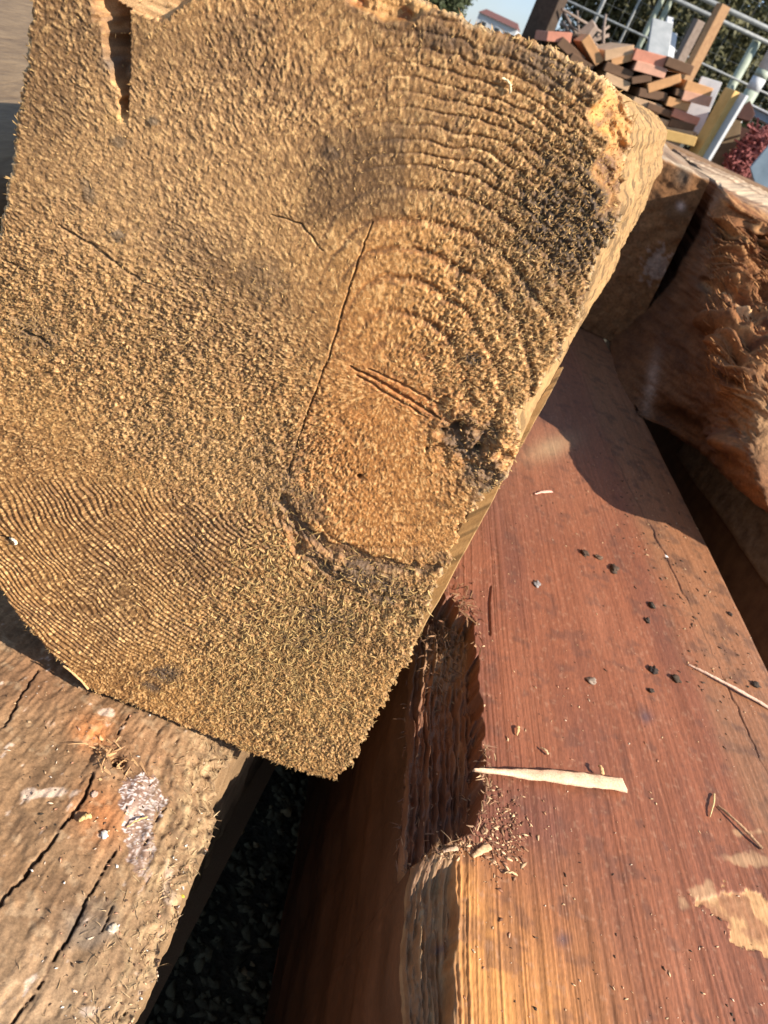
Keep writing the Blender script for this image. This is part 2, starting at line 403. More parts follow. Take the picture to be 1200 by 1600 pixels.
# dark dirty stains, moss
dn = fbm(a1 * 160, z1 * 160, 4, 61)
for (cx, cy, rx, ry, ro, k) in ((185, 366, 26, 14, 15, 1.3), (138, 300, 13, 24, -20, .9), (250, 1052, 30, 26, 0, 1.0), (500, 975, 60, 45, 20, .8), (870, 360, 90, 120, 30, .85), (930, 300, 50, 100, 20, .75),
                                (735, 690, 60, 34, 30, .85), (560, 900, 120, 28, 25, .9), (740, 560, 16, 12, 0, 1.2), (60, 520, 60, 40, 20, .7), (470, 800, 50, 40, 50, .8), (850, 110, 110, 26, 28, .75), (760, 740, 50, 40, 30, .8), (455, 750, 16, 90, 18, .6),
                                (185, 220, 16, 10, 0, .9), (240, 190, 12, 9, 0, 1), (410, 440, 60, 40, 40, .35), (660, 190, 100, 50, 0, .25), (690, 60, 90, 20, 20, .5), (380, 30, 60, 30, 0, .3), (420, 720, 40, 60, 0, .4), (520, 240, 14, 10, 0, .6), (700, 870, 60, 14, 5, .5)):
    g = blob(pxs, pys, cx, cy, rx, ry, ro)
    mixc(k * sst(.04, .3, g) * sst(.25, .9, g + (dn - .5) * 1.5) , (0.105, 0.076, 0.055))
    h = h + 0.0012 * k * g * (fbm(a1 * 420, z1 * 420, 3, 63) - .3) * 1.2
def crack(pts, wpx, depth, cm=.8, c=(0.07, 0.04, 0.02), taper=True, jit=3):
    global h
    x = pxs + (noise(pys / 9, pxs / 40, 71) - .5) * jit; y = pys + (noise(pxs / 9, pys / 40, 72) - .5) * jit
    d, t = seg_dist(x, y, pts)
    ww = wpx * (np.sqrt(np.clip(4 * t * (1 - t), 0, 1)) * .8 + .25 if taper else 1)
    g = 1 - sst(.35, 1.0, d / ww)
    h = h - depth * g; mixc(cm * g, c)
crack([(583, 345), (562, 400), (540, 470), (515, 555), (482, 640), (462, 700), (450, 742)], 1.9, .0012, .7)
h = h + .0005 * sst(0, 60, pys - 345) * (1 - sst(700, 760, pys)) * (1 - sst(-3, 3, pxs - np.interp(pys, [345, 400, 470, 555, 640, 700, 742], [583, 562, 540, 515, 482, 462, 450])))
crack([(440, 770), (470, 825), (520, 855), (600, 880), (690, 893)], 15, .0018, .75, (.10, .065, .045), jit=16)
crack([(430, 795), (500, 905), (590, 960), (660, 965)], 12, .0012, .4, (.14, .085, .05), jit=18)
crack([(436, 782), (480, 870), (560, 925), (640, 940)], 10, .0012, .4, (.14, .085, .05), jit=16)
crack([(548, 572), (600, 600), (650, 630), (690, 655)], 3.2, .0018, .8, (.20, .09, .03))
crack([(556, 585), (610, 618), (665, 650)], 2.4, .0014, .7, (.20, .09, .03)); crack([(575, 575), (640, 607), (700, 640)], 2.4, .0012, .6, (.20, .09, .03))
crack([(90, 350), (150, 385), (200, 425), (240, 445)], 2.2, .0014, .7); crack([(10, 405), (45, 425)], 2.5, .0012)
crack([(425, 335), (470, 350), (505, 392)], 1.8, .001, .7); crack([(30, 510), (75, 535)], 4, .002)
crack([(0, 838), (22, 843)], 4, .002)
for (cx, cy, rx, ry) in ((561, 744, 3, 2.4), (667, 702, 2.4, 2.4), (716, 668, 12, 8), (690, 675, 8, 6), (745, 700, 7, 5)):
    g = blob(pxs, pys, cx, cy, rx, ry); h = h - .004 * g; mixc(g * .9, (.035, .025, .015))
# orange checks round the heart
mixc(.6 * blob(pxs, pys, 622, 612, 70, 14, 28), (.47, .19, .06)); mixc(.5 * blob(pxs, pys, 560, 650, 26, 10, 10), (.5, .24, .08))
# rotten lumps by the right edge
lump = np.clip(blob(pxs, pys, 750, 690, 75, 45, 35) * 1.3, 0, 1)
h = h + lump * .0075 * (fbm(a1 * 230, z1 * 230, 4, 81) - .5)
# torn corner, upper right
tn = fbm(a1 * 90, z1 * 90, 2, 90)
torn = sst(0, 14, pxs - (926 - 9 * np.sin(pys / 13.) - 40 * (tn - .5) + .12 * np.clip(pys - 200, 0, 100))) * (1 - sst(300, 350, pys))
torn = torn * sst(-6, 10, pys - 112)
tf = fbm(a1 * 130 + z1 * 60, z1 * 130, 4, 91)
h = h * (1 - .5 * torn) - torn * (.002 + .0125 * (1 - tf) * sst(0, 60, pxs - 915))
mixc(torn, (.52, .30, .12)); mixc(torn * blob(pxs, pys, 940, 190, 30, 40) , (.68, .38, .12)); mixc(torn * sst(.52, .75, fbm(a1 * 200, z1 * 200, 3, 95)) * .9, (.16, .09, .055))
# long torn groove from the top edge, upper left
gx_ = (pxs - 176) ; gl = 1 - sst(150, 196, pys + (noise(pxs / 6, pys / 30, 99) - .5) * 14)
gw_l = 148 + sst(0, 190, pys) * 40; gw_r = 204 - 4 * sst(90, 190, pys) - 8 * sst(30, -20, pys)
prof = np.clip((pxs + (noise(pxs / 12, pys / 10, 97) - .5) * 14 - gw_l) / (gw_r - gw_l), 0, 1.2); prof = np.where(pxs > gw_r, 0, prof)
edge_r = 1 - sst(-1.5, 1.5, pxs - gw_r - (noise(pys / 7, 0 * pys, 98) - .5) * 4)
gd = gl * edge_r * np.clip(prof, 0, 1) ** .8
stepn = noise(0 * pxs, pys / 13 + pxs / 90, 96)
h = h * (1 - .6 * np.clip(gd * 3, 0, 1)) - gd * (.013 + .004 * stepn) - gd * .004 * (fbm(a1 * 300, z1 * 300, 3, 94) - .5)
mixc(np.clip(gd * 4, 0, 1) * .9, (.52, .31, .15)); mixc(np.clip(gd * 4, 0, 1) * sst(.5, .7, stepn) * (1 - sst(120, 150, pys)) * .8, (.24, .15, .09)); mixc(blob(pxs, pys, 172, 95, 14, 18) * .9, (.11, .10, .11))
mixc(blob(pxs, pys, 185, 185, 16, 9) * .8, (.66, .45, .2))
# fresh bright break on the top edge
fp_ = [(176, -40), (180, 4), (200, 12), (222, 24), (240, 29), (252, 36), (262, 30), (276, 14), (300, -2), (330, -40)]
fr2 = inside(pxs + (noise(pxs / 6, pys / 6, 88) - .5) * 8, pys + (noise(pxs / 5, pys / 5, 89) - .5) * 8, fp_).astype(float)
h = np.where(fr2 > 0, -.0022 + .0008 * fbm(a1 * 150, z1 * 600, 3, 87), h)
mixc(fr2 * .95, (.80, .56, .33)); mixc(fr2 * sst(.55, .75, fbm(a1 * 100, z1 * 300, 3, 86)) * .6, (.62, .33, .14))
fr3 = sst(0, 10, (12 + 10 * noise(pxs / 20, 0 * pxs, 85) - pys - .35 * np.clip(600 - pxs, 0, 99)) - .40 * np.clip(pxs - 690, -40, 600) ) * sst(535, 560, pxs) * (1 - sst(720, 760, pxs))
h = h - fr3 * (.001 + .004 * fbm(a1 * 250, z1 * 250, 3, 84)); mixc(fr3 * .85, (.64, .40, .17)); mixc(fr3 * sst(.55, .7, fbm(a1 * 220, z1 * 220, 3, 83)), (.4, .17, .06))
colr = colr * np.array([1.04, .89, .71])
mixc(blob(pxs, pys, 200, 300, 260, 300, -20) * .22 + .2 * blob(pxs, pys, 330, 720, 150, 60, 25), (.56, .38, .20))
# large brown-grey stains soaked into the cut
dirt = .42 * stain
for cx, cy, rx, ry, ro, k in ((350, 425, 120, 40, 35, .30), (60, 130, 55, 150, 0, .25), (220, 60, 150, 40, 10, .25), (330, 880, 70, 60, 0, .2), (470, 1010, 80, 60, 30, .3), (860, 340, 90, 130, 30, .3), (640, 40, 140, 30, 15, .3), (120, 790, 150, 40, 0, .15)):
    dirt = np.maximum(dirt, k * 1.3 * blob(pxs, pys, cx, cy, rx, ry, ro) * (.6 + .8 * patch))
colr = colr * (1 - dirt[:, None] * np.array([.9, .95, .95]))
hl = np.clip(wedge * (1 - .6 * blob(pxs, pys, 720, 760, 60, 60)), 0, 1) * .14
colr = colr * (1 + hl[:, None] * np.array([.42, .12, -.15]))
# rim: pale broken fibre just along the cut edge, and rounded over
from mathutils import kdtree
de = np.full(len(a1), 1.0)
kd = kdtree.KDTree(len(dense))
for i, p in enumerate(dense): kd.insert((p[0], p[1], 0), i)
kd.balance()
# coarse distance field, then only refine near the edge
near = np.zeros(A.shape, bool); er = ins.copy()
for _ in range(16):
    e2 = er.copy(); e2[1:] &= er[:-1]; e2[:-1] &= er[1:]; e2[:, 1:] &= er[:, :-1]; e2[:, :-1] &= er[:, 1:]; er = e2
near = (ins & ~er).ravel()[used]
for i in np.nonzero(near)[0]: de[i] = kd.find((a1[i], z1[i], 0))[2]
rim = 1 - sst(0, .0018, de)
h = h - rim ** 2 * .0008 * (.4 + noise(a1 * 300, z1 * 300, 77))
mixc(rim * .55 * sst(.35, .6, noise(a1 * 220, z1 * 220, 78)), (.70, .52, .30))
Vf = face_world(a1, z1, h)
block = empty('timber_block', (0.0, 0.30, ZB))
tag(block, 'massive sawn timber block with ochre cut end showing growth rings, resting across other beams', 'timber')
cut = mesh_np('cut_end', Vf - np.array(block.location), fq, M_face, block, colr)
cut['label'] = 'rough weathered end grain with curved growth rings and fuzzy fibres'

# body behind the cut: boundary loop of the cut face pushed back
cnt = {}
E = np.concatenate([fq[:, [0, 1]], fq[:, [1, 2]], fq[:, [2, 3]], fq[:, [3, 0]]])
key = E.min(1).astype(np.int64) * len(used) + E.max(1); uq, ix, ct = np.unique(key, return_index=True, return_counts=True)
be = E[ix[ct == 1]]; nxt = {}
for p, q in be: nxt.setdefault(int(p), []).append(int(q))
start = int(be[np.argmin(a1[be[:, 0]])][0]); loop = [start]; cur = nxt[start].pop()
while cur != start and len(loop) < len(be) + 5:
    loop.append(cur)
    if not nxt.get(cur): break
    cur = nxt[cur].pop()
loop = np.array(loop); lp = Vf[loop]; nl = len(loop)
# drop to a smoother rim behind the ragged edge
sm = lp.copy()
for _ in range(70): sm = (np.roll(sm, 1, 0) + sm * 2 + np.roll(sm, -1, 0)) / 4
LEN = 0.52
deps = np.concatenate([[0.0, .0006, .0015, .003, .005, .008, .012], np.linspace(.017, LEN, 150)])
arc = np.concatenate([[0], np.cumsum(np.linalg.norm(np.diff(sm, axis=0), axis=1))])
cen = sm.mean(0)
tan_ = np.roll(sm, -2, 0) - np.roll(sm, 2, 0); out_n = np.cross(tan_, AX); out_n /= (np.linalg.norm(out_n, axis=1, keepdims=True) + 1e-9)
sg = np.sign(np.sum(out_n * (sm - cen), 1)).mean(); out_n *= 1 if sg > 0 else -1
rows = []; cols = []
for d in deps:
    k = min(1, d / .004)
    q = lp * (1 - k) + sm * k + AX * d
    nn = (fbm(arc * 30, d * 14 + 0 * arc, 3, 101) - .5) * .0035 - .0012 + (fbm(arc * 300, d * 80 + 0 * arc, 3, 102) - .5) * .0016 
    q = q + out_n * (nn * min(1, d / .01))[:, None]
    q = q - out_n * (.017 * sst(CAM_H - .105, CAM_H - .155, q[:, 2]) * sst(0, .014, d) * (1 - .6 * sst(.25, .5, d)) * (out_n[:, 0] > .5))[:, None]
    # far end: arris knocked off
    if d > LEN - .012: q = q - out_n * ((d - (LEN - .012)) / .012) ** 2 * .006
    rows.append(q)
    f1 = fbm(arc * 60, d * 30 + 0 * arc, 4, 105)[:, None]; f2 = fbm(arc * 450, d * 90 + 0 * arc, 3, 106)[:, None]
    c = np.array([.42, .255, .105]) * (1 - f1) + np.array([.28, .165, .07]) * f1
    c = c * (.75 + .5 * f2)
    c = np.where(fbm(arc * 120, d * 90 + 0 * arc, 3, 107)[:, None] > .62, c * .55, c)
    cols.append(c)
B = np.array(rows); nr_ = len(deps)
Fs = []
ii = np.arange(nr_ - 1)[:, None]; jj = np.arange(nl)[None, :]
Fs = np.stack([ii * nl + jj, ii * nl + (jj + 1) % nl, (ii + 1) * nl + (jj + 1) % nl, (ii + 1) * nl + jj], -1).reshape(-1, 4)
# far cap: fan to the centre
capc = nr_ * nl; Vb = np.concatenate([B.reshape(-1, 3), (B[-1].mean(0))[None]]); Cb = np.concatenate([np.array(cols).reshape(-1, 3), [[.4, .26, .12]]])
j = np.arange(nl); Tc = np.stack([(nr_ - 1) * nl + j, (nr_ - 1) * nl + (j + 1) % nl, np.full(nl, capc)], -1)
body = mesh_np('block_body', Vb - np.array(block.location), Fs, M_side, block, Cb, True, Tc)

# fuzzy torn fibres standing out of the cut end
def fibres(n, wfun, Lr, wr, seed, lift=.35, kind_c=((.60, .39, .16), (.36, .21, .08))):
    g = np.random.default_rng(seed)
    idx = g.choice(len(a1), n, p=wfun / wfun.sum())
    base_ = Vf[idx] + FN * .0001
    rad = np.stack([da[idx], dz[idx]], -1); rad /= (np.linalg.norm(rad, axis=1, keepdims=True) + 1e-9)
    ang = g.normal(0, .75, n) + np.where(g.random(n) < .5, 0, np.pi)
    dx_ = rad[:, 0] * np.cos(ang) - rad[:, 1] * np.sin(ang); dz_ = rad[:, 0] * np.sin(ang) + rad[:, 1] * np.cos(ang)
    D = dx_[:, None] * FD + np.stack([0 * dz_, 0 * dz_, dz_], -1)
    L = g.uniform(*Lr, n)[:, None]; W = g.uniform(*wr, n)[:, None]
    side = np.cross(D, FN)
    up = g.uniform(.05, 1.0, (n, 1)) * lift; curl = g.normal(0, .5, (n, 1))
    ptsl = []
    for k, t in enumerate((0, .35, .7, 1.0)):
        ctr = base_ + D * L * t + FN * L * up * (4 * t * (1 - t) * .5 + .3 * t) + side * L * curl * t * t
        w_ = W * (1, 1.1, .8, .15)[k]
        tw = side + FN * g.normal(0, .5, (n, 1))
        ptsl.append(ctr + tw * w_ / 2); ptsl.append(ctr - tw * w_ / 2)
    V = np.stack(ptsl, 1)
    q = np.array([(0, 1, 3, 2), (2, 3, 5, 4), (4, 5, 7, 6)])
    Fq = (q[None] + (np.arange(n) * 8)[:, None, None]).reshape(-1, 4)
    t = g.random((n, 1)); c = np.array(kind_c[0]) * t + np.array(kind_c[1]) * (1 - t)
    return V, Fq, np.repeat(c[:, None, :], 8, 1)
wt = (1 - .9 * rim) * (1 - .7 * blob(pxs, pys, 740, 690, 60, 50)) * (1 - .8 * blob(pxs, pys, 640, 440, 110, 110)) * (0.05 + rough ** 1.5) * (1 - .85 * smooth_c) * (1 - .7 * lowleft) + .3 * blob(pxs, pys, 430, 1050, 170, 110, 15)
V_, F_, C_ = fibres(52000, wt, (.0005, .0014), (.00014, .00036), 5, .18, ((.70, .44, .18), (.30, .155, .055)))
fb = mesh_np('wood_fibres', V_ - np.array(block.location), F_, M_fib, block, C_, False); fb['kind'] = 'stuff'
wr_ = (rim > .3) * 1.0 + 1e-6
V_, F_, C_ = fibres(700, wr_, (.0008, .0025), (.00015, .0004), 6, .6)
fb = mesh_np('rim_fibres', V_ - np.array(block.location), F_, M_fib, block, C_, False); fb['kind'] = 'stuff'
# big clumps of curled fibre on the low right of the cut
wc = blob(pxs, pys, 450, 1020, 120, 120, 30) + .7 * blob(pxs, pys, 430, 870, 40, 60) + .5 * blob(pxs, pys, 620, 950, 80, 40) + 1e-6
V_, F_, C_ = fibres(2600, wc, (.0018, .0045), (.0003, .00055), 9, .45, ((.62, .42, .17), (.44, .27, .10)))
fb = mesh_np('curled_shavings', V_ - np.array(block.location), F_, M_fib, block, C_, False); fb['kind'] = 'stuff'
del V_, F_, C_

# ================================================================== beam builder: swept profile, dense on top
def sweep(name, parent_name, label, mat, origin, yaw, profile, s_list, dispf, colf, thick, caps=True, cat='beam'):
    """profile: t positions across the top; sides drop to the bottom. dispf(s,t,px,py)->dz; returns root"""
    c, s_ = math.cos(yaw), math.sin(yaw)
    along = np.array([s_, c, 0]); across = np.array([c, -s_, 0])
    t = np.asarray(profile); Sg, Tg = np.meshgrid(s_list, t, indexing='ij')
    P = np.array(origin) + Sg[..., None] * along + Tg[..., None] * across
    px, py = to_px(P)
    dP = dispf(Sg, Tg, px, py)
    if isinstance(dP, tuple): dz_, dt_ = dP
    else: dz_, dt_ = dP, 0
    P = P + np.stack([0 * Sg, 0 * Sg, dz_], -1) + (dt_ * np.ones_like(Sg))[..., None] * across
    C = colf(Sg, Tg, px, py, dz_)
    return P, C, along, across

def add_sides(P, C, across, thick, depth_rows, sidef, colf_side):
    """left and right sides hang from the top's long edges"""
    out_P, out_C = [], []
    for (edge, sgn, flip) in ((P[:, 0], -1, True), (P[:, -1], 1, False)):
        rowsP, rowsC = [], []
        for d in depth_rows:
            sx = np.arange(len(edge)) * 0.0
            q = edge.copy()
            zt = edge[:, 2]; zb = thick
            k = d
            q[:, 2] = zt * (1 - k) + zb * k
            sd = sidef(q[:, 1], q[:, 2], sgn, k)
            q = q + sgn * sd[:, None] * across
            rowsP.append(q); rowsC.append(colf_side(q[:, 1], q[:, 2], sgn, k))
        out_P.append(np.array(rowsP)); out_C.append(np.array(rowsC))
    return out_P, out_C

def beam_obj(P, C, sides, thickz, mat, name):
    """joins top, sides, bottom and end caps as one mesh"""
    n, m = P.shape[:2]
    V = [P.reshape(-1, 3)]; CC = [C.reshape(-1, 3)]; Fq = [grid_faces(n, m)]
    off = n * m
    (SL, SR), (CL, CR) = sides
    k = SL.shape[0]
    for Sg, Cg, fl in ((SL, CL, False), (SR, CR, True)):
        f = grid_faces(k, n, off); Fq.append(f if fl else f[:, ::-1]); V.append(Sg.reshape(-1, 3)); CC.append(Cg.reshape(-1, 3)); off += k * n
    # ends and bottom
    bl0, bl1, br0, br1 = SL[-1][0], SL[-1][-1], SR[-1][0], SR[-1][-1]
    V.append(np.array([bl0, bl1, br1, br0])); CC.append(np.repeat(C.reshape(-1, 3).mean(0)[None], 4, 0)); Fq.append(np.array([[off, off + 3, off + 2, off + 1]])); off += 4
    for e in (0, n - 1):
        top = P[e]; bot = top.copy(); bot[:, 2] = thickz
        G = np.stack([top * (1 - q) + bot * q for q in np.linspace(0, 1, 12)])
        V.append(G.reshape(-1, 3)); CC.append(np.repeat(np.array([[.26, .16, .08]]), G.shape[0] * m, 0)); f = grid_faces(12, m, off); Fq.append(f if e == 0 else f[:, ::-1]); off += 12 * m
    return mesh_np(name, np.concatenate(V), np.concatenate(Fq), mat, None, np.concatenate(CC))

def lerp(a, b, t): return a * (1 - t) + b * t
def cmix(C, m, c):
    m = np.clip(m, 0, 1)[..., None]; return C * (1 - m) + np.array(c) * m

# ------------------------------------------------------------------ red beam
YR = math.radians(-9.3)
e0 = atZ(650.0, 1600.0, ZB)                      # a point of its left top edge
RO = np.array([e0[0], e0[1], ZB]); RW = 0.300
al = np.array([math.sin(YR), math.cos(YR), 0]); ac = np.array([math.cos(YR), -math.sin(YR), 0])
s1 = []; s = -.5
while s < 1.75:
    s1.append(s)
    s += .03 if s < -.12 else (0.0007 + max(0, s) * .0032)
s1 = np.array(s1)
tt = np.concatenate([np.linspace(0, .08, 230), np.linspace(.08, RW, 330)[1:]])
def grain(s, t):
    q = t + .006 * fbm(t * 9, s * 4, 3, 122)
    return .55 * noise(q * 620, s * 3.0, 118) + .45 * noise(q * 1200, s * 6, 119)
def recess(px, py):
    rx = [(690, 925), (712, 935), (738, 975), (748, 1040), (752, 1120), (757, 1180), (752, 1250), (742, 1300), (700, 1318), (668, 1330), (560, 1345), (560, 900)]
    wx = px + (noise(px / 9, py / 22, 111) - .5) * 12 + (noise(px / 3, py / 9, 107) - .5) * 5; wy = py + (noise(px / 7, py / 14, 112) - .5) * 20 + (noise(px / 2.5, py / 9, 106) - .5) * 10
    ins_ = inside(wx, wy, rx)
    d, _ = seg_dist(wx, wy, rx[:10])
    return np.where(ins_, sst(0, 3.5, d), 0.0), d, ins_
def red_disp(s, t, px, py):
    g = (fbm(t * 420, s * 9, 3, 120) - .5) * .0005 + (fbm(t * 40, s * 12, 3, 121) - .5) * .0022
    g = g + .0005 * (grain(s, t) - .5) * (.5 + .8 * sst(.12, .0, t) + .9 * sst(1100, 1500, py))
    r_, d, ins_ = recess(px, py)
    rib = fbm(t * 380, s * 14, 3, 123) - .5; rib2 = fbm(t * 120, s * 8, 2, 124) - .5
    floor_ = -.012 - .010 * sst(.055, .0, t) + .006 * rib + .010 * rib2 + .006 * (noise(t * 900, s * 40, 116) - .5) + .007 * (fbm(t * 420, s * 160, 4, 117) - .5)
    nest = blob(px, py, 715, 975, 34, 55)
    floor_ = floor_ + nest * .010 * (fbm(t * 300, s * 300, 3, 125))
    g = g * (1 - r_) + floor_ * r_
    # worn left arris
    wn = .009 + .006 * fbm(s * 12, 0 * s, 3, 126) + .003 * noise(s * 220, t * 60, 110)
    k = np.clip(1 - t / wn, 0, 1); g = g - (1 - np.sqrt(np.clip(1 - k * k, 0, 1))) * .010 * (1 - .0 * r_) - k * .004 * fbm(t * 500, s * 60, 3, 127)
    # lower left: broken step along the arris
    st_ = sst(0, .0015, .017 + .004 * (fbm(s * 16, 0 * s, 2, 128) - .5) + .003 * (noise(s * 160, t * 90, 109) - .5) - t) * sst(1330, 1380, py)
    g = g - st_ * (.005 + .004 * fbm(t * 400, s * 20, 3, 129) + .003 * noise(t * 900, s * 60, 115))
    nl_ = sst(.035, .0, t) * sst(1300, 1360, py); g = g + nl_ * (.0022 * (noise(t * 1000, s * 60, 114) - .5) + .0032 * (fbm(t * 700, s * 300, 3, 113) - .5))
    k = np.clip(1 - (RW - t) / .008, 0, 1); g = g - k * k * .005
    # long drying check
    d2, tp = seg_dist(px + (noise(py / 12, 0 * px, 130) - .5) * 5, py, [(955, 700), (1000, 790), (1045, 880), (1105, 1000), (1190, 1190), (1230, 1280)])
    g = g - .0014 * (1 - sst(.4, 1.3, d2 / 1.0)) * sst(.25, .5, noise(py / 60, 0 * px, 131))
    d3, _ = seg_dist(px, py, [(766, 990), (764, 940), (767, 915)]); g = g - .0015 * (1 - sst(.5, 1.2, d3 / 2.0))
    # shallow scabs
    sc = inside(px + (fbm(px / 16, py / 16, 4, 132) - .5) * 40, py + (fbm(px / 16, py / 16, 4, 133) - .5) * 40, [(1090, 1415), (1125, 1385), (1165, 1395), (1235, 1405), (1235, 1505), (1170, 1488), (1140, 1455)])
    g = g - sc * (.0003 + .0008 * fbm(t * 300, s * 300, 3, 134))
    return g, -.003 * np.clip(1 - t / .03, 0, 1) * (fbm(s * 25, 0 * s, 3, 135) - .5) * 2 - .0 * r_
def red_col(s, t, px, py, dz_):
    n1 = fbm(t * 30, s * 9, 4, 140); n2 = fbm(t * 420, s * 10, 3, 141); n3 = fbm(t * 90, s * 90, 4, 142)
    C = np.zeros(s.shape + (3,)) + np.array([.225, .076, .036])
    C = cmix(C, (n1 - .45) * 2.2, (.155, .056, .034))
    C = cmix(C, (.5 - n1) * 1.2, (.30, .115, .06))
    # far part and right margin greyer and dustier
    C = cmix(C, sst(900, 650, py) * .5, (.26, .115, .065))
    marg = sst(.205, .235, t + .03 * (n1 - .5)); C = cmix(C, marg * .5, (.30, .15, .07)); C = cmix(C, marg * sst(.52, .64, n3) * .55, (.17, .085, .045))
    # warm orange bare wood, near left
    org = np.clip(1.35 * blob(px, py, 720, 1640, 190, 210, -12) + .9 * blob(px, py, 700, 1420, 50, 110), 0, 1) * (1 - sst(1340, 1300, py)) * (.55 + .9 * fbm(t * 60, s * 8, 3, 143) )
    C = cmix(C, org, (.50, .22, .065))
    gr = grain(s, t)
    C = C * (1 + .9 * ((gr - .5) * (.15 + .6 * sst(1000, 1450, py)))[..., None])
    C = C * (1 + (n2[..., None] - .5) * (.2 + .4 * sst(1250, 1500, py))[..., None]) * (.84 + .32 * noise(t * 1300, s * 700, 108)[..., None])
    C = cmix(C, sst(.60, .74, n3) * .45, (.10, .045, .03))
    C = cmix(C, sst(.66, .8, fbm(t * 420, s * 330, 3, 144)) * .3, (.42, .24, .15))
    r_, d, ins_ = recess(px, py)
    rc = np.zeros_like(C) + np.array([.20, .085, .045]); rib = fbm(t * 380, s * 14, 3, 123)
    rc = cmix(rc, sst(.5, .8, rib), (.36, .19, .10)); rc = cmix(rc, blob(px, py, 712, 985, 40, 60), (.30, .18, .09)); rc = cmix(rc, blob(px, py, 715, 1240, 40, 70) * .8, (.085, .035, .022))  # last blob: shadow of the recess wall painted dark on the floor
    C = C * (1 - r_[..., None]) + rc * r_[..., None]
    lft = sst(.024, .010, t) * sst(1290, 1330, py); C = cmix(C, lft * .85, (.17, .095, .05)); C = cmix(C, lft * sst(.5, .7, fbm(t * 700, s * 60, 3, 105)), (.30, .18, .09))
    sc = inside(px + (fbm(px / 16, py / 16, 4, 132) - .5) * 40, py + (fbm(px / 16, py / 16, 4, 133) - .5) * 40, [(1090, 1415), (1125, 1385), (1165, 1395), (1235, 1405), (1235, 1505), (1170, 1488), (1140, 1455)])
    C = cmix(C, sc * (.35 + .9 * sst(.35, .6, n3)), (.52, .29, .13))
    for cx, cy, rx, ry in ((1165, 1345, 45, 12), (1100, 1400, 40, 30), (1170, 1300, 30, 8)):
        C = cmix(C, sst(.5, .7, blob(px, py, cx, cy, rx, ry) * .6 + (n3 - .5) * 1.2 + .1) * .6 * blob(px, py, cx, cy, rx * 1.6, ry * 1.6), (.52, .32, .17))
    for cx, cy, rx in ((880, 1468, 12), (700, 1470, 8), (1010, 1120, 10)): C = cmix(C, .7 * blob(px, py, cx, cy, rx), (.08, .05, .06))
    C = cmix(C, blob(px, py, 860, 700, 40, 16, -20) * .5, (.45, .32, .18))
    d2, tp = seg_dist(px + (noise(py / 12, 0 * px, 130) - .5) * 5, py, [(955, 700), (1000, 790), (1045, 880), (1105, 1000), (1190, 1190), (1230, 1280)])
    C = cmix(C, .5 * (1 - sst(.4, 1.3, d2 / 1.0)), (.06, .025, .015))
    return C
P, C, al_, ac_ = sweep('', '', '', None, RO, YR, tt, s1, red_disp, red_col, 0)
sd = lambda y, z, sg, k: (fbm(y * 14, z * 60, 3, 150) - .5) * .007 * min(1, k * 8) + (fbm(y * 60, z * 400, 2, 151) - .5) * .0012
def sc_f(y, z, sg, k):
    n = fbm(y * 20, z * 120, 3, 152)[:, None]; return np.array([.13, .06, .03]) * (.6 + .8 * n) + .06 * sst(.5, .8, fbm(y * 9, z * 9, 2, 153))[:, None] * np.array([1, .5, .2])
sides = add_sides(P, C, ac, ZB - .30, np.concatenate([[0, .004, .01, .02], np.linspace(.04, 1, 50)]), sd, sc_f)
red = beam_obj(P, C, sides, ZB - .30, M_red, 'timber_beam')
tag(red, 'smooth red-brown heartwood beam with a torn recess along its left edge, strewn with chips', 'beam')
RED_P = P
def red_at(px, py, up=0.0):
    p = atZ(float(px), float(py), ZB); s = (p - RO) @ al; t = (p - RO) @ ac
    i = np.clip(np.searchsorted(s1, s), 0, len(s1) - 1); j = np.clip(np.searchsorted(tt, t), 0, len(tt) - 1)
    q = RED_P[i, j].copy(); q[2] += up; return q

# ------------------------------------------------------------------ left brown beam
YL = math.radians(3.0)
l0 = atZ(370.0, 1165.0, ZB - .012); LW = .34
alL = np.array([math.sin(YL), math.cos(YL), 0]); acL = np.array([math.cos(YL), -math.sin(YL), 0])
LO = np.array([l0[0], l0[1], ZB - .012]) - acL * LW
sl_ = []; s = -.42
while s < 1.3:
    sl_.append(s); s += .02 if s < -.20 or s > .16 else .00062
sl_ = np.array(sl_); tl = np.concatenate([np.linspace(0, .10, 40), np.linspace(.10, LW, 400)[1:]])
edgeL = [atZ(x, y, ZB - .012) for x, y in ((370., 1165.), (345., 1215.), (330., 1290.), (285., 1400.), (245., 1500.), (210., 1600.))]
eS = np.array([(p - LO) @ alL for p in edgeL]); eT = np.array([(p - LO) @ acL for p in edgeL]); o_ = np.argsort(eS); eS, eT = eS[o_], eT[o_]
CRK = [([(128, 1200), (105, 1235), (60, 1290), (0, 1352), (-60, 1410)], 3.0, .010), ([(146, 1310), (120, 1340), (80, 1395), (40, 1445), (0, 1500), (-50, 1560)], 2.2, .007),
       ([(60, 1048), (30, 1085), (0, 1130)], 2.2, .006), ([(128, 1385), (100, 1430)], 1.5, .003), ([(200, 1118), (178, 1148)], 2, .005), ([(235, 1245), (190, 1300)], 1.5, .003), ([(125, 1540), (75, 1600)], 2, .005)]
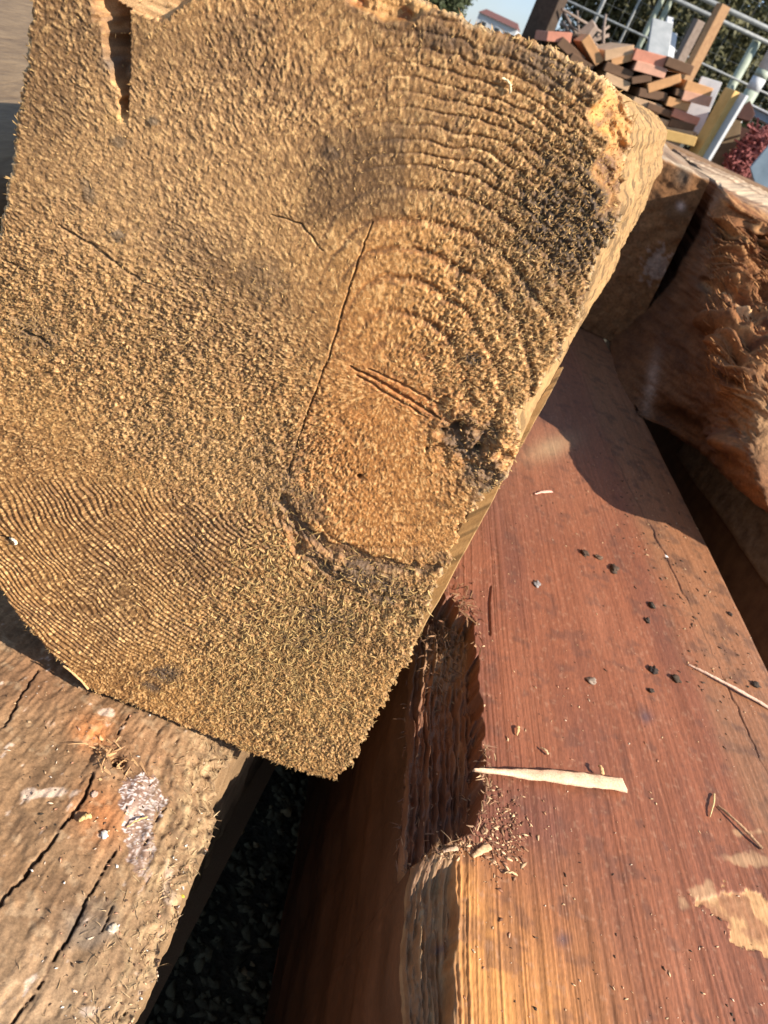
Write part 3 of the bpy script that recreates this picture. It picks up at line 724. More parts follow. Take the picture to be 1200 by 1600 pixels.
def left_disp(s, t, px, py):
    g = (fbm(t * 60, s * 30, 4, 160) - .5) * .0026 + (fbm(t * 500, s * 300, 4, 161) - .5) * .0013 + (noise(t * 900, s * 160, 162) - .5) * .0006
    for pts, wp, dp in CRK:
        d, tp = seg_dist(px + (noise(px / 8, py / 8, 163) - .5) * 5, py + (noise(px / 30, py / 30, 164) - .5) * 8, pts)
        g = g - dp * (1 - sst(.35, 1.1, d / (wp * (.2 + .7 * noise(py / 40, px / 40, 165)))))
    # knot hole with splinters
    g = g - .012 * blob(px, py, 168, 1182, 11, 9, 0, 1.5) + .003 * blob(px, py, 150, 1185, 18, 12) + .002 * fbm(t * 700, s * 700, 3, 166) * blob(px, py, 160, 1180, 50, 50)
    # fibrous rounded right margin
    te = np.interp(s, eS, eT)
    k = sst(.045, 0, te - t); g = g - .007 * k ** 2 + k * (.0042 * (fbm(t * 260, s * 200, 4, 167) - .5)) 
    g = g + .0007 * (noise(t * 420, s * 14, 183) - .5) + .003 * (fbm(t * 260, s * 260, 3, 168) - .45) * (blob(px, py, 260, 1280, 70, 150, 25) + .6 * blob(px, py, 200, 1450, 60, 120, 25))
    # stretch the right margin onto the real edge
    sh = (te - LW) * sst(LW - .14, LW, t)
    sh = sh + (noise(s * 160, 0 * s, 169) - .5) * .005 * sst(LW - .02, LW, t) + (noise(s * 600, 0 * s, 170) - .5) * .002 * sst(LW - .01, LW, t)
    return g, sh
def left_col(s, t, px, py, dz_):
    n1 = fbm(t * 22, s * 14, 4, 171); n2 = fbm(t * 300, s * 160, 4, 172); n3 = fbm(t * 70, s * 70, 4, 173)
    C = np.zeros(s.shape + (3,)) + np.array([.27, .162, .085])
    C = cmix(C, (n1 - .45) * 2.4, (.22, .12, .058)); C = cmix(C, sst(1330, 1600, py) * .6 * (1 - .3 * n1), (.37, .255, .155))
    C = cmix(C, blob(px, py, 50, 1060, 90, 50) * .6, (.21, .095, .045))
    C = cmix(C, blob(px, py, 140, 1145, 34, 26) * 1.0, (.52, .21, .075)); C = cmix(C, blob(px, py, 130, 1260, 42, 44) * .9, (.42, .17, .065))
    C = cmix(C, blob(px, py, 240, 1190, 60, 60) * .4, (.36, .17, .08))
    C = C * (.6 + .8 * n2[..., None])
    C = cmix(C, sst(.45, .8, blob(px, py, 90, 1420, 75, 38, -30) + (n3 - .5)) * .55, (.13, .115, .10))
    C = cmix(C, sst(.57, .72, n3) * .5, (.15, .085, .045)); C = cmix(C, sst(.62, .75, fbm(t * 240, s * 240, 3, 174)) * .3, (.50, .36, .22)); C = C * (.82 + .36 * noise(t * 420, s * 14, 183)[..., None])
    # grey resin patch with white flecks
    pt = inside(px + (noise(px / 9, py / 9, 175) - .5) * 16, py + (noise(px / 9, py / 9, 176) - .5) * 16, [(163, 1215), (200, 1200), (226, 1203), (236, 1232), (212, 1268), (205, 1310), (190, 1352), (168, 1345), (162, 1280)])
    C = cmix(C, pt * .7, (.22, .14, .12)); C = cmix(C, pt * sst(.58, .68, noise(t * 1500, s * 1500, 177)) * (1 - .6 * sst(1260, 1340, py)), (.72, .63, .60)); C = cmix(C, pt * sst(.55, .7, n2) * .5, (.4, .3, .25))
    for cx, cy, rx, ry in ((126, 1290, 8, 6), (60, 1228, 50, 9), (120, 1425, 10, 7), (60, 1540, 14, 9), (220, 1370, 12, 20), (225, 1330, 8, 14), (165, 1112, 14, 6)):
        C = cmix(C, sst(.35, .6, blob(px, py, cx, cy, rx, ry) + (n2 - .5) * 1.3) * .8, (.60, .46, .36))
    for pts, wp, dp in CRK:
        d, tp = seg_dist(px + (noise(px / 8, py / 8, 163) - .5) * 5, py + (noise(px / 30, py / 30, 164) - .5) * 8, pts)
        C = cmix(C, .75 * (1 - sst(.35, 1.2, d / (wp * .9))), (.07, .035, .02))
    C = cmix(C, .8 * blob(px, py, 168, 1182, 11, 9), (.10, .04, .02)); C = cmix(C, .9 * blob(px, py, 152, 1176, 9, 6), (.62, .36, .16))
    te = np.interp(s, eS, eT); k = sst(.05, 0, te - t)
    C = cmix(C, k * .7, (.33, .21, .11)); C = cmix(C, k * sst(.5, .7, fbm(t * 500, s * 120, 3, 178)), (.50, .35, .19)); C = cmix(C, k * sst(.55, .7, fbm(t * 300, s * 300, 3, 179)) * .8, (.13, .08, .045))
    return C
P, C, _, _ = sweep('', '', '', None, LO, YL, tl, sl_, left_disp, left_col, 0)
def sc_l(y, z, sg, k):
    n = fbm(y * 60, z * 60, 4, 180)[:, None]; return np.array([.27, .17, .09]) * (.5 + 1.0 * n)
sdl = lambda y, z, sg, k: (fbm(y * 40, z * 40, 3, 181) - .5) * .008 * min(1, k * 6) + (fbm(y * 300, z * 300, 3, 182) - .5) * .002 * min(1, k * 6)
sidesL = add_sides(P, C, acL, ZB - .31, np.concatenate([[0, .006, .015, .03, .045], np.linspace(.06, 1, 45)]), sdl, sc_l)
left = beam_obj(P, C, sidesL, ZB - .31, M_tan, 'timber_beam')
tag(left, 'dusty tan-brown beam with long drying cracks and an orange-stained knot hole, under the block', 'beam')
LEFT_P = P
def left_at(px, py, up=0.0):
    p = atZ(float(px), float(py), ZB - .012); s = (p - LO) @ alL; t = (p - LO) @ acL
    i = np.clip(np.searchsorted(sl_, s), 0, len(sl_) - 1); j = np.clip(np.searchsorted(tl, t), 0, len(tl) - 1)
    q = LEFT_P[i, j].copy(); q[2] += up; return q
# loose fibres along the left beam's frayed edge
def edge_fibres(name, pts_fn, n, seed, Lr, wr, parent, cA, cB, spread=(1, 1, .5)):
    g = np.random.default_rng(seed); Vs = []; Cs = []
    for i in range(n):
        p = pts_fn(g); d = g.normal(0, 1, 3) * np.array(spread); d /= np.linalg.norm(d) + 1e-9; d[2] = abs(d[2]) * .7
        L = g.uniform(*Lr); w_ = g.uniform(*wr); sde = np.cross(d, g.normal(0, 1, 3)); sde /= np.linalg.norm(sde) + 1e-9
        bend = g.normal(0, .35, 3); bend[2] = -abs(bend[2]) * .4
        q = []
        for k, t in enumerate((0, .35, .7, 1)):
            c = p + d * L * t + bend * L * t * t; ww = w_ * (1, 1, .7, .2)[k]; q += [c + sde * ww / 2, c - sde * ww / 2]
        Vs.append(q); t = g.random(); Cs.append(np.repeat((np.array(cA) * t + np.array(cB) * (1 - t))[None], 8, 0))
    q = np.array([(0, 1, 3, 2), (2, 3, 5, 4), (4, 5, 7, 6)])
    Fq = (q[None] + (np.arange(n) * 8)[:, None, None]).reshape(-1, 4)
    o = mesh_np(name, np.array(Vs), Fq, M_fib, parent, np.array(Cs), False); o['kind'] = 'stuff'; return o
def le(g):
    s = g.uniform(-.2, .02); te = np.interp(s, eS, eT); t = te - abs(g.normal(0, .012))
    i = np.searchsorted(sl_, s); j = np.clip(np.searchsorted(tl, t + (LW - te) * 0), 0, len(tl) - 1)
    tv = LW - (te - t) * (1 if te - t < .0 else 1)
    j = np.clip(np.searchsorted(tl, tv), 0, len(tl) - 1)
    return LEFT_P[i, j] + np.array([0, 0, .0003])
edge_fibres('frayed_edge', le, 1000, 3, (.0012, .0045), (.00018, .0005), left, (.55, .40, .22), (.32, .20, .10))
def kn(g):
    x = g.normal(160, 16); y = g.normal(1180, 14); return left_at(x, y)
edge_fibres('knot_splinters', kn, 90, 4, (.002, .006), (.0005, .0016), left, (.62, .38, .18), (.42, .24, .12))
def rn(g):
    x = g.normal(716, 14); y = g.normal(985, 32); return red_at(x, y)
edge_fibres('torn_splinters', rn, 420, 8, (.003, .010), (.0005, .0014), red, (.38, .22, .11), (.22, .11, .06), (.7, 1, .6))
def rn2(g):
    t = g.random(); x = lerp(756, 660, max(0, t * 1.6 - .6)) + g.normal(0, 6); y = lerp(1170, 1325, min(1, t * 1.6)) + g.normal(0, 8); return red_at(x, y)
edge_fibres('recess_edge_splinters', rn2, 300, 12, (.0015, .006), (.0003, .0009), red, (.50, .33, .18), (.24, .12, .07))
def rn3(g):
    x = g.uniform(628, 700); y = g.uniform(1000, 1310); return red_at(x, y)
edge_fibres('recess_floor_splinters', rn3, 160, 13, (.002, .007), (.0003, .0009), red, (.38, .22, .12), (.22, .10, .06), (.4, 1, .4))

# ================================================================== timbers behind
def patch_obj(name, rows, n, m, amp, sc, mat, colfn, back=None, seed=200, flip=False, parent=None):
    G = resample(rows, n, m); N = normals(G)
    if flip: N = -N
    u, v = np.meshgrid(np.arange(n) / n, np.arange(m) / m, indexing='ij')
    x = G[..., 0] * 1.0 + G[..., 1] * .6; y = G[..., 2] + G[..., 1] * .5
    d = amp(u, v, x, y, G)
    G2 = G + N * d[..., None]
    C = colfn(u, v, x, y, G)
    V = [G2.reshape(-1, 3)]; Cc = [C.reshape(-1, 3)]; F = [grid_faces(n, m)]; 
    if back is not None:      # close it behind
        off = n * m; Bk = back(G); V.append(Bk.reshape(-1, 3)); Cc.append(0 * C.reshape(-1, 3) + np.array([.16, .09, .05])); F.append(grid_faces(n, m, off)[:, ::-1])
        rim_ = [(i, 0) for i in range(n)] + [(n - 1, j) for j in range(1, m)] + [(i, m - 1) for i in range(n - 2, -1, -1)] + [(0, j) for j in range(m - 2, 0, -1)]
        r = np.array([i * m + j for i, j in rim_]); r2 = np.roll(r, -1); F.append(np.stack([r, r2, r2 + off, r + off], -1))
    return mesh_np(name, np.concatenate(V), np.concatenate(F), mat, parent, np.concatenate(Cc))

def pt(px, py, y): return atY(float(px), float(py), y)

# rotten beam at the right (front face and top in one skin)
ys = lambda *a: a
def crow(p0, p2, p3, p4):
    m = tuple((p0[k] * .5 + p2[k] * .5) for k in range(3))
    if p0[1] > 600: m = (m[0], m[1] - 20, m[2] + .09)
    return [pt(*p0), pt(m[0] - 4, m[1] + 2, m[2]), pt(*p2), pt(*p3), pt(*p4)]
Crows = [
    [pt(1052, 232, 2.1), pt(1100, 254, 2.1), pt(1150, 277, 2.1), pt(1210, 305, 2.1), pt(1330, 360, 2.1)],
    [pt(1100, 268, 1.65), pt(1118, 276, 1.62), pt(1140, 287, 1.58), pt(1220, 322, 1.5), pt(1330, 378, 1.45)],
    crow((1118, 287, 1.34), (1138, 300, 1.12), (1215, 340, 1.10), (1330, 400, 1.06)),
    crow((1100, 330, 1.34), (1132, 338, 1.08), (1225, 385, 1.06), (1330, 440, 1.02)),
    crow((1070, 395, 1.34), (1116, 402, 1.04), (1225, 455, 1.04), (1330, 500, .98)),
    crow((1040, 450, 1.33), (1104, 462, 1.00), (1225, 540, .93), (1330, 570, .88)),
    crow((965, 525, 1.30), (1135, 568, .86), (1225, 625, .80), (1330, 640, .78)),
    crow((957, 582, 1.16), (1160, 655, .79), (1225, 690, .76), (1330, 720, .74)),
    crow((985, 632, 1.04), (1172, 725, .71), (1235, 775, .71), (1330, 815, .69)),
    crow((1005, 652, 1.02), (1182, 788, .705), (1240, 830, .71), (1330, 870, .70)),
    crow((1015, 645, 1.25), (1195, 780, .98), (1250, 815, .95), (1340, 850, .9)),
]
def c_amp(u, v, x, y, G):
    px, py = to_px(G)
    lit = sst(1105, 1140, px) * sst(300, 330, py - .5 * (px - 1115)) * (1 - sst(520, 640, py - .3 * (px - 1115)))
    top = 1 - sst(.16, .22, u)
    uu = px * .78 + py * .62; vv = -px * .62 + py * .78
    wv = 14 * (fbm(px / 50, py / 50, 2, 209) - .5)
    f = fbm(uu / 55, (vv + wv) / 7, 4, 210) - .5; f3 = noise(uu / 22, (vv + wv) / 3.2, 208) - .5; f2 = fbm(px / 45, py / 45, 3, 211) - .5
    d = lit * (.070 * f + .014 * f3 + .045 * f2 - .012) + (1 - lit) * (1 - top) * (.007 * (fbm(uu / 40, vv / 12, 4, 212) - .5) + .007 * f2) + top * .006 * (fbm(px / 40 - py / 17, py / 3., 3, 213) - .5)
    low = blob(px, py, 1140, 680, 60, 60, 40); d = d + low * .014 * (fbm(px / 13, py / 13, 3, 207) - .5)
    # splintered ledge
    dd, tp = seg_dist(px, py, [(1100, 442), (1150, 485), (1200, 528), (1260, 580)]); d = d + .016 * (1 - sst(0, 12, dd))
    d = d - .025 * blob(px, py, 1112, 512, 11, 8) - .03 * blob(px, py, 1195, 430, 14, 14) - .02 * blob(px, py, 1135, 690, 26, 10, 40)
    return d
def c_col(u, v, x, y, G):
    px, py = to_px(G); n1 = fbm(px / 26, py / 26, 4, 215); n2 = fbm(px / 7, py / 7, 4, 216)
    C = np.zeros(G.shape) + np.array([.15, .066, .028]); C = cmix(C, (n1 - .4) * 2, (.085, .036, .018)); C = C * (.6 + .8 * n2[..., None])  # shade of the flank put into a darker base colour
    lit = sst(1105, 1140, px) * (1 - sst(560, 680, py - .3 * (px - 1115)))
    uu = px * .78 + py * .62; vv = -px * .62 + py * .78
    C = cmix(C, lit * .8, (.27, .115, .045)); C = cmix(C, lit * sst(.5, .65, fbm(uu / 50, vv / 6, 3, 217)), (.10, .038, .018)); C = cmix(C, lit * sst(.55, .72, fbm(uu / 30, vv / 3.5, 3, 206)) * .7, (.46, .24, .10))  # sunlit front painted paler, with dark and pale fibre streaks
    C = cmix(C, blob(px, py, 1195, 650, 40, 60) * .6, (.36, .22, .11))  # sunlit patch painted on the lower right
    C = cmix(C, sst(.5, .7, fbm(px / 9, py / 9, 3, 218)) * blob(px, py, 1130, 690, 60, 50, 40) * .8, (.11, .05, .03))
    dd, tp = seg_dist(px, py, [(1100, 442), (1150, 485), (1200, 528), (1260, 580)]); C = cmix(C, 1 - sst(2, 9, dd), (.62, .36, .18))
    C = cmix(C, blob(px, py, 1018, 600, 9, 45, 10) * .6, (.40, .30, .24))
    top = 1 - sst(.17, .21, u); g = fbm(px / 60 - py / 30, (py - .45 * px) / 5., 3, 219)
    T = np.zeros(G.shape) + np.array([.50, .37, .25]); T = cmix(T, sst(.45, .62, g), (.24, .15, .095)); C = C * (1 - top[..., None]) + T * top[..., None]
    return C
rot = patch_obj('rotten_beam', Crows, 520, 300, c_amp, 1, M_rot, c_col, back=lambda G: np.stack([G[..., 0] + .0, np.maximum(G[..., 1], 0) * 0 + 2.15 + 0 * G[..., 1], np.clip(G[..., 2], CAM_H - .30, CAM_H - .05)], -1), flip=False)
tag(rot, 'rotten brown beam end with shredded crumbling wood and a pale weathered top, at the right edge', 'beam')

_v = np.zeros(len(rot.data.vertices) * 3, np.float32); rot.data.vertices.foreach_get('co', _v); ROTP = _v.reshape(-1, 3)[:520 * 300].astype(float); ROTPX, ROTPY = to_px(ROTP)
def rb(g):
    px = g.uniform(1105, 1240); py = 330 + .4 * (px - 1105) + g.uniform(0, 260)
    return ROTP[np.argmin((ROTPX - px) ** 2 + (ROTPY - py) ** 2)]
def long_splinters(name, n, seed, fn, dirv, Lr, wr, parent, cA, cB):
    g = np.random.default_rng(seed); Vs = []; Cs = []
    for i in range(n):
        p = fn(g); d = np.array(dirv) + g.normal(0, .2, 3); d /= np.linalg.norm(d); L = g.uniform(*Lr); w_ = g.uniform(*wr)
        s1_ = np.cross(d, g.normal(0, 1, 3)); s1_ /= np.linalg.norm(s1_); s2_ = np.cross(d, s1_); bend = g.normal(0, .12, 3)
        q = []
        for t, k in ((0, .6), (.4, 1), (.75, .7), (1, .1)):
            c = p + d * L * (t - .35) + bend * L * t * t
            for a_ in (0, 2.1, 4.2): q.append(c + (s1_ * math.cos(a_) + s2_ * math.sin(a_) * .5) * w_ * k)
        Vs.append(q); t = g.random(); Cs.append(np.repeat((np.array(cA) * t + np.array(cB) * (1 - t))[None], 12, 0))
    qs = []
    for r_ in range(3):
        for k in range(3): qs.append((r_ * 3 + k, r_ * 3 + (k + 1) % 3, r_ * 3 + 3 + (k + 1) % 3, r_ * 3 + 3 + k))
    qs = np.array(qs); Fq = (qs[None] + (np.arange(n) * 12)[:, None, None]).reshape(-1, 4)
    o = mesh_np(name, np.array(Vs), Fq, M_rot, parent, np.array(Cs), False); o['kind'] = 'stuff'; return o
# fibres run down to the right in the rotten end
long_splinters('torn_splinters', 650, 91, rb, (.75, -.25, -.35), (.006, .026), (.0005, .0017), rot, (.44, .22, .09), (.16, .06, .025))

# squared block beside it: plain brown end face
Bk_p = [pt(1114, 286, 1.30), pt(1030, 240, 1.30)]
xr = pt(1106, 284, 1.30)[0]; xl = pt(940, 200, 1.30)[0] - .22; zt = pt(1112, 286, 1.30)[2]; zb = CAM_H - .309
nB, mB = 150, 150
gx2 = np.linspace(0, 1, mB); gz2 = np.linspace(0, 1, nB)
U2, V2 = np.meshgrid(gz2, gx2, indexing='ij')
# right edge leans along the dark joint
xtop, xbot = pt(1106, 287, 1.3), pt(1026, 453, 1.3)
XR = lerp(xtop[0], xbot[0], np.clip(U2 * (zt - zb) / (xtop[2] - xbot[2]), 0, 1.4))
PB = np.stack([xl + (XR - xl) * V2, 1.30 + 0 * U2, zt + (zb - zt) * U2], -1)
pxB, pyB = to_px(PB)
PB[..., 1] += (fbm(PB[..., 0] * 60, PB[..., 2] * 60, 4, 230) - .5) * .008
PB[..., 2] += 0 * np.where(U2 > .9, (noise(PB[..., 0] * 40, 0 * U2, 231) - .5) * .04 * (U2 - .9) * 10, 0)
n1 = fbm(pxB / 30, pyB / 30, 4, 232); n2 = fbm(pxB / 7, pyB / 7, 4, 233)
CB = np.zeros(PB.shape) + np.array([.27, .128, .052]); CB = cmix(CB, (n1 - .4) * 1.8, (.17, .09, .045)); CB = CB * (.7 + .6 * n2[..., None])
CB = cmix(CB, sst(.35, .6, blob(pxB, pyB, 1027, 415, 20, 30, 20) + (n2 - .5) * 1.2) * .6, (.46, .36, .30)); CB = cmix(CB, blob(pxB, pyB, 1068, 275, 12, 20, 10) * .8, (.11, .09, .07)); CB = cmix(CB, blob(pxB, pyB, 1064, 322, 6) * 1.0, (.8, .6, .5))
topB = np.stack([np.stack([PB[0, :, 0], 1.30 + (2.1 - 1.30) * k + 0 * gx2, zt + .004 * noise(gx2 * 30, 0 * gx2 + k * 4, 234) + .006 * k], -1) for k in np.linspace(1, 0.0, 60)])
CT = np.zeros(topB.shape) + np.array([.50, .38, .26]); CT = cmix(CT, sst(.45, .7, fbm(topB[..., 0] * 30, topB[..., 1] * 4, 3, 235)), (.34, .22, .14))
botB = np.stack([PB[-1], np.stack([PB[-1, :, 0], 2.1 + 0 * gx2, PB[-1, :, 2]], -1)])
GB = np.concatenate([topB[:-1], PB, botB[1:]]); CB2 = np.concatenate([CT[:-1], CB, CB[-1:]])
bb = empty('timber_beam', (xl, 1.7, zb))
sk = mesh_np('end_block', GB - np.array(bb.location), grid_faces(len(GB), mB), M_rot, bb, CB2)
msd = MB(); yy0 = 1.304
msd.v += [Vector(v) - Vector(bb.location) for v in ((xr - .002, yy0, zt - .001), (xr - .002, 2.09, zt - .001), (xbot[0] - .03, 2.09, zb + .003), (xbot[0] - .03, yy0, zb + .003), (xl + .001, yy0, zt - .001), (xl + .001, 2.09, zt - .001), (xl + .001, 2.09, zb + .003), (xl + .001, yy0, zb + .003))]
msd.f += [(0, 3, 2, 1), (4, 5, 6, 7), (1, 2, 6, 5)]
M_brown = mat_plain('brown_timber', (.26, .15, .075), (.15, .08, .04), 40, .85, .5, .003)
M_pale = mat_plain('pale_weathered_timber', (.55, .45, .34), (.32, .24, .17), 40, .85, .6, .004)
msd.build('block_side', M_brown, bb)
tag(bb, 'brown squared beam with a flat shaded end face, between the big block and the rotten beam', 'beam')

def timber(name, label, loc, sx, sy, sz, yaw, mat, seed, pitch=0.0, wob=.006, cat='beam', nseg=40):
    """squared timber with uneven faces, long axis local y"""
    prof = []; k = 10
    for (x0, z0, x1, z1) in ((-.5, -.5, .5, -.5), (.5, -.5, .5, .5), (.5, .5, -.5, .5), (-.5, .5, -.5, -.5)):
        for q in range(k): prof.append((x0 + (x1 - x0) * q / k, z0 + (z1 - z0) * q / k))
    prof = np.array(prof); n = len(prof)
    rr_ = .08; prof *= (1 - rr_ * .25 * (np.abs(prof[:, 0] * prof[:, 1]) / .25) ** 4)[:, None]
    V = []
    for i in range(nseg + 1):
        y = (i / nseg - .5) * sy
        q = np.stack([prof[:, 0] * sx, np.full(n, y), prof[:, 1] * sz], -1)
        a = fbm(np.arange(n) * .35 + seed, np.full(n, y * 9), 3, seed) - .5
        q[:, 0] += a * wob * np.sign(prof[:, 0]); q[:, 2] += a * wob * np.sign(prof[:, 1])
        V.append(q)
    V = np.array(V); i = np.arange(nseg)[:, None]; j = np.arange(n)[None]
    F = np.stack([i * n + j, (i + 1) * n + j, (i + 1) * n + (j + 1) % n, i * n + (j + 1) % n], -1).reshape(-1, 4)
    off = (nseg + 1) * n; Vc = np.concatenate([V.reshape(-1, 3), [V[0].mean(0)], [V[-1].mean(0)]])
    jj = np.arange(n); T = np.concatenate([np.stack([jj, (jj + 1) % n, np.full(n, off)], -1), np.stack([nseg * n + (jj + 1) % n, nseg * n + jj, np.full(n, off + 1)], -1)])
    o = mesh_np(name, Vc, F, mat, None, None, True, T)
    o.location = loc; o.rotation_euler = (pitch, 0, -yaw)
    if label: tag(o, label, cat)
    return o
# timber at far left beside the block
M_grey = mat_plain('greyish_dusty_timber', (.24, .165, .095), (.13, .085, .05), 120, .85, .6, .003, stretch=(1, .3, 1))
t1 = timber('timber_beam', 'dusty grey-brown beam behind the left edge of the big block, half in shadow', (-.52, 1.02, CAM_H - .13 - .088), .62, 1.44, .176, 0.02, M_grey, 31)
# low beam to the right of the red one, deep in shade
t2 = timber('timber_beam', 'dark shaded beam lying low to the right of the red beam, under the rotten end', (.60, .95, CAM_H - .40 - .12), .25, 2.0, .24, math.radians(-9.3), M_brown, 33)
M_off = mat_plain('pale_split_wood', (.40, .29, .18), (.18, .12, .07), 60, .85, .8, .006)
oc = timber('timber_offcut', 'pale beige split offcut wedged under the rotten beam at the right edge', (.50, 1.02, CAM_H - .37), .13, .40, .06, math.radians(-16), M_off, 35, .0, .006, 'offcut')
# bearers under the pile
for k, (y_) in enumerate((-.25, 1.15)):
    b_ = timber('bearer', None, (.1, y_, .05), .10, 2.2, .098, math.radians(90), M_brown, 41 + k)
    tag(b_, ('timber bearer under the near end of the beam pile', 'timber bearer under the far end of the beam pile')[k], 'bearer')
# further beam crossing behind, dark
t3 = timber('timber_beam', 'dark weathered beam lying crosswise behind the pale top of the rotten beam', (1.15, 2.36, CAM_H - .17), .26, 2.6, .28, math.radians(86), M_brown, 37, 0.0, .01)

# ================================================================== loose pieces on the beams
def splinter(name, label, a, b, w0, w1, th, col, seed, at=red_at, cat='splinter', lift=.001, n=110):
    """long torn chip of wood between two spots"""
    A_, B_ = at(*a), at(*b); A_[2] += lift; B_[2] += lift
    g = np.random.default_rng(seed); d = B_ - A_; L = np.linalg.norm(d); d /= L; sd_ = np.cross(d, (0, 0, 1)); sd_ /= np.linalg.norm(sd_); up = np.cross(sd_, d)
    t = np.linspace(0, 1, n); W = (w0 + (w1 - w0) * np.clip(t * 1.7, 0, 1) ** .7) * (1 + .22 * (noise(t * 9, 0 * t, seed) - .5) + .12 * (noise(t * 30, 0 * t, seed + 1) - .5))
    m = 8; ring = []
    for j in range(m):
        q = 2 * math.pi * j / m; cx, cz = math.cos(q), math.sin(q)
        hh = th * (1 + .5 * (noise(t * 14 + j * 3, 0 * t + j, seed + 2) - .5))
        ring.append(A_ + d * (t * L)[:, None] + sd_ * (W / 2 * cx + .0006 * (noise(t * 6, 0 * t, seed + 4) - .5))[:, None] + up * (hh / 2 * cz * (1 + .8 * (noise(t * 25 + j * 5, 0 * t + 3 * j, seed + 3) - .5)))[:, None] + up * .0012 * np.sin(t * 3)[:, None])
    V = np.stack(ring, 1); i = np.arange(n - 1)[:, None]; j = np.arange(m)[None]
    F = np.stack([i * m + j, i * m + (j + 1) % m, (i + 1) * m + (j + 1) % m, (i + 1) * m + j], -1).reshape(-1, 4)
    off = n * m; Vc = np.concatenate([V.reshape(-1, 3), [V[0].mean(0)], [V[-1].mean(0)]]); jj = np.arange(m)
    T = np.concatenate([np.stack([(jj + 1) % m, jj, np.full(m, off)], -1), np.stack([(n - 1) * m + jj, (n - 1) * m + (jj + 1) % m, np.full(m, off + 1)], -1)])
    f = fbm(np.repeat(t * 6, m), np.tile(np.arange(m) * 1.3, n), 3, seed + 7)[:, None]
    st2 = noise(np.repeat(t * 5, m), np.tile(np.arange(m) * 2.7, n), seed + 9)[:, None]
    Cc = np.array(col) * (.62 + .45 * f + .35 * st2) * np.array([1, .97 + 0 * 1, .95]); Cc = np.concatenate([Cc, [col], [col]])
    o = mesh_np(name, Vc, F, M_bit, None, Cc, False, T); tag(o, label, cat); return o
def on_top(px, py, up=0.0): return atZ(float(px), float(py), ZB + .0015 + up)
splinter('splinter', 'long pale pointed splinter lying across the red beam', (738, 1206), (972, 1229), .0006, .0095, 0.003, (.72, .50, .34), 301, at=on_top, lift=.0016)
splinter('splinter', 'thin pale pinkish splinter at the right edge of the red beam', (1074, 1040), (1205, 1112), .0006, .0035, .0018, (.66, .47, .36), 302)
splinter('splinter', 'tiny pink splinter on the red beam near the shadow edge', (834, 775), (860, 771), .001, .0035, .0012, (.74, .44, .36), 303)
splinter('splinter', 'small pale wood chip below the torn recess of the red beam', (736, 1344), (764, 1328), .0020, .0038, .0009, (.62, .42, .24), 304)
splinter('splinter', 'short thin straw-coloured sliver on the right side of the red beam', (1109, 1280), (1115, 1243), .0005, .0012, .001, (.72, .55, .28), 305)
splinter('splinter', 'small chip at the left of the recess bottom on the red beam', (692, 1333), (714, 1330), .0010, .0024, .0008, (.60, .42, .28), 306)
splinter('splinter', 'thin brown twig-like sliver at lower right of the red beam', (1120, 1262), (1188, 1330), .0008, .002, .0016, (.42, .26, .15), 307)
splinter('splinter', 'slim slanting chip beneath the small pale chip by the recess', (786, 1366), (806, 1370), .0006, .0012, .001, (.68, .48, .26), 308)
splinter('splinter', 'upright short chip above the long pale splinter', (805, 1152), (807, 1138), .001, .002, .001, (.66, .44, .22), 309)
splinter('splinter', 'broken light sliver above the middle of the long pale splinter', (842, 1171), (854, 1184), .0006, .0016, .001, (.62, .44, .26), 310)
splinter('splinter', 'curled light chip touching the upper side of the long splinter', (929, 1203), (936, 1217), .001, .0026, .0016, (.62, .40, .2), 311, lift=.004)

def clod(name, label, px, py, size, col, seed, at=red_at, flat=.45, cat='crumb'):
    size *= .85 if at is red_at else .6
    import bmesh
    bm = bmesh.new(); bmesh.ops.create_icosphere(bm, subdivisions=3, radius=1)
    g = np.random.default_rng(seed); sx, sy = g.uniform(.75, 1.25, 2)
    V = np.array([v.co[:] for v in bm.verts]); d = .25 + 1.35 * (fbm(V[:, 0] * 2.1 + seed, V[:, 1] * 2.1 + V[:, 2] * 2.3, 3, seed))
    V = V * d[:, None] * np.array([sx, sy, flat]) * size
    F = np.array([[v.index for v in f.verts] for f in bm.faces]); bm.free()
    p = at(px, py); V = V + p + np.array([0, 0, size * flat * .6])
    Cc = np.array(col) * (.6 + .8 * noise(V[:, 0] * 1500, V[:, 1] * 1500, seed)[:, None])
    o = mesh_np(name, V, None, M_bit, None, Cc, False, F); tag(o, label, cat); return o
DK = (.085, .058, .042)
clod('pebble', 'grey-brown pebble in the middle of the red beam', 924, 1066, .0042, (.30, .23, .18), 401, cat='pebble')
clod('pebble', 'small bluish grey pebble on the red beam nearest the big block', 838, 914, .0040, (.26, .24, .24), 402, cat='pebble')
clod('dirt_clod', 'largest dark dirt clod on the upper red beam', 958, 891, .0062, DK, 403, cat='dirt clod')
clod('dirt_clod', 'long dark dirt clod at the left end of the clods on the upper red beam', 912, 866, .0052, DK, 404, cat='dirt clod')
clod('dirt_clod', 'dark bark crumb between the two biggest clods of the upper red beam', 935, 874, .0040, (.12, .08, .055), 405, cat='dirt clod')
clod('pebble', 'white pebble near the drying crack of the red beam', 1040, 868, .0034, (.75, .72, .70), 406, cat='pebble')
clod('dirt_clod', 'black dirt clod near the thin pink splinter', 1020, 1048, .0052, (.045, .035, .03), 407, cat='dirt clod')
clod('dirt_clod', 'dark bark piece just left of the thin pink splinter tip', 1056, 1064, .0046, (.07, .05, .035), 408, cat='dirt clod')
clod('dirt_clod', 'black crumb below the black dirt clod on the red beam', 1018, 1080, .0030, (.06, .045, .035), 409, cat='dirt clod')
clod('dirt_clod', 'black crumb above the crack in the tan margin of the red beam', 1018, 948, .0040, (.05, .04, .03), 410, cat='dirt clod')
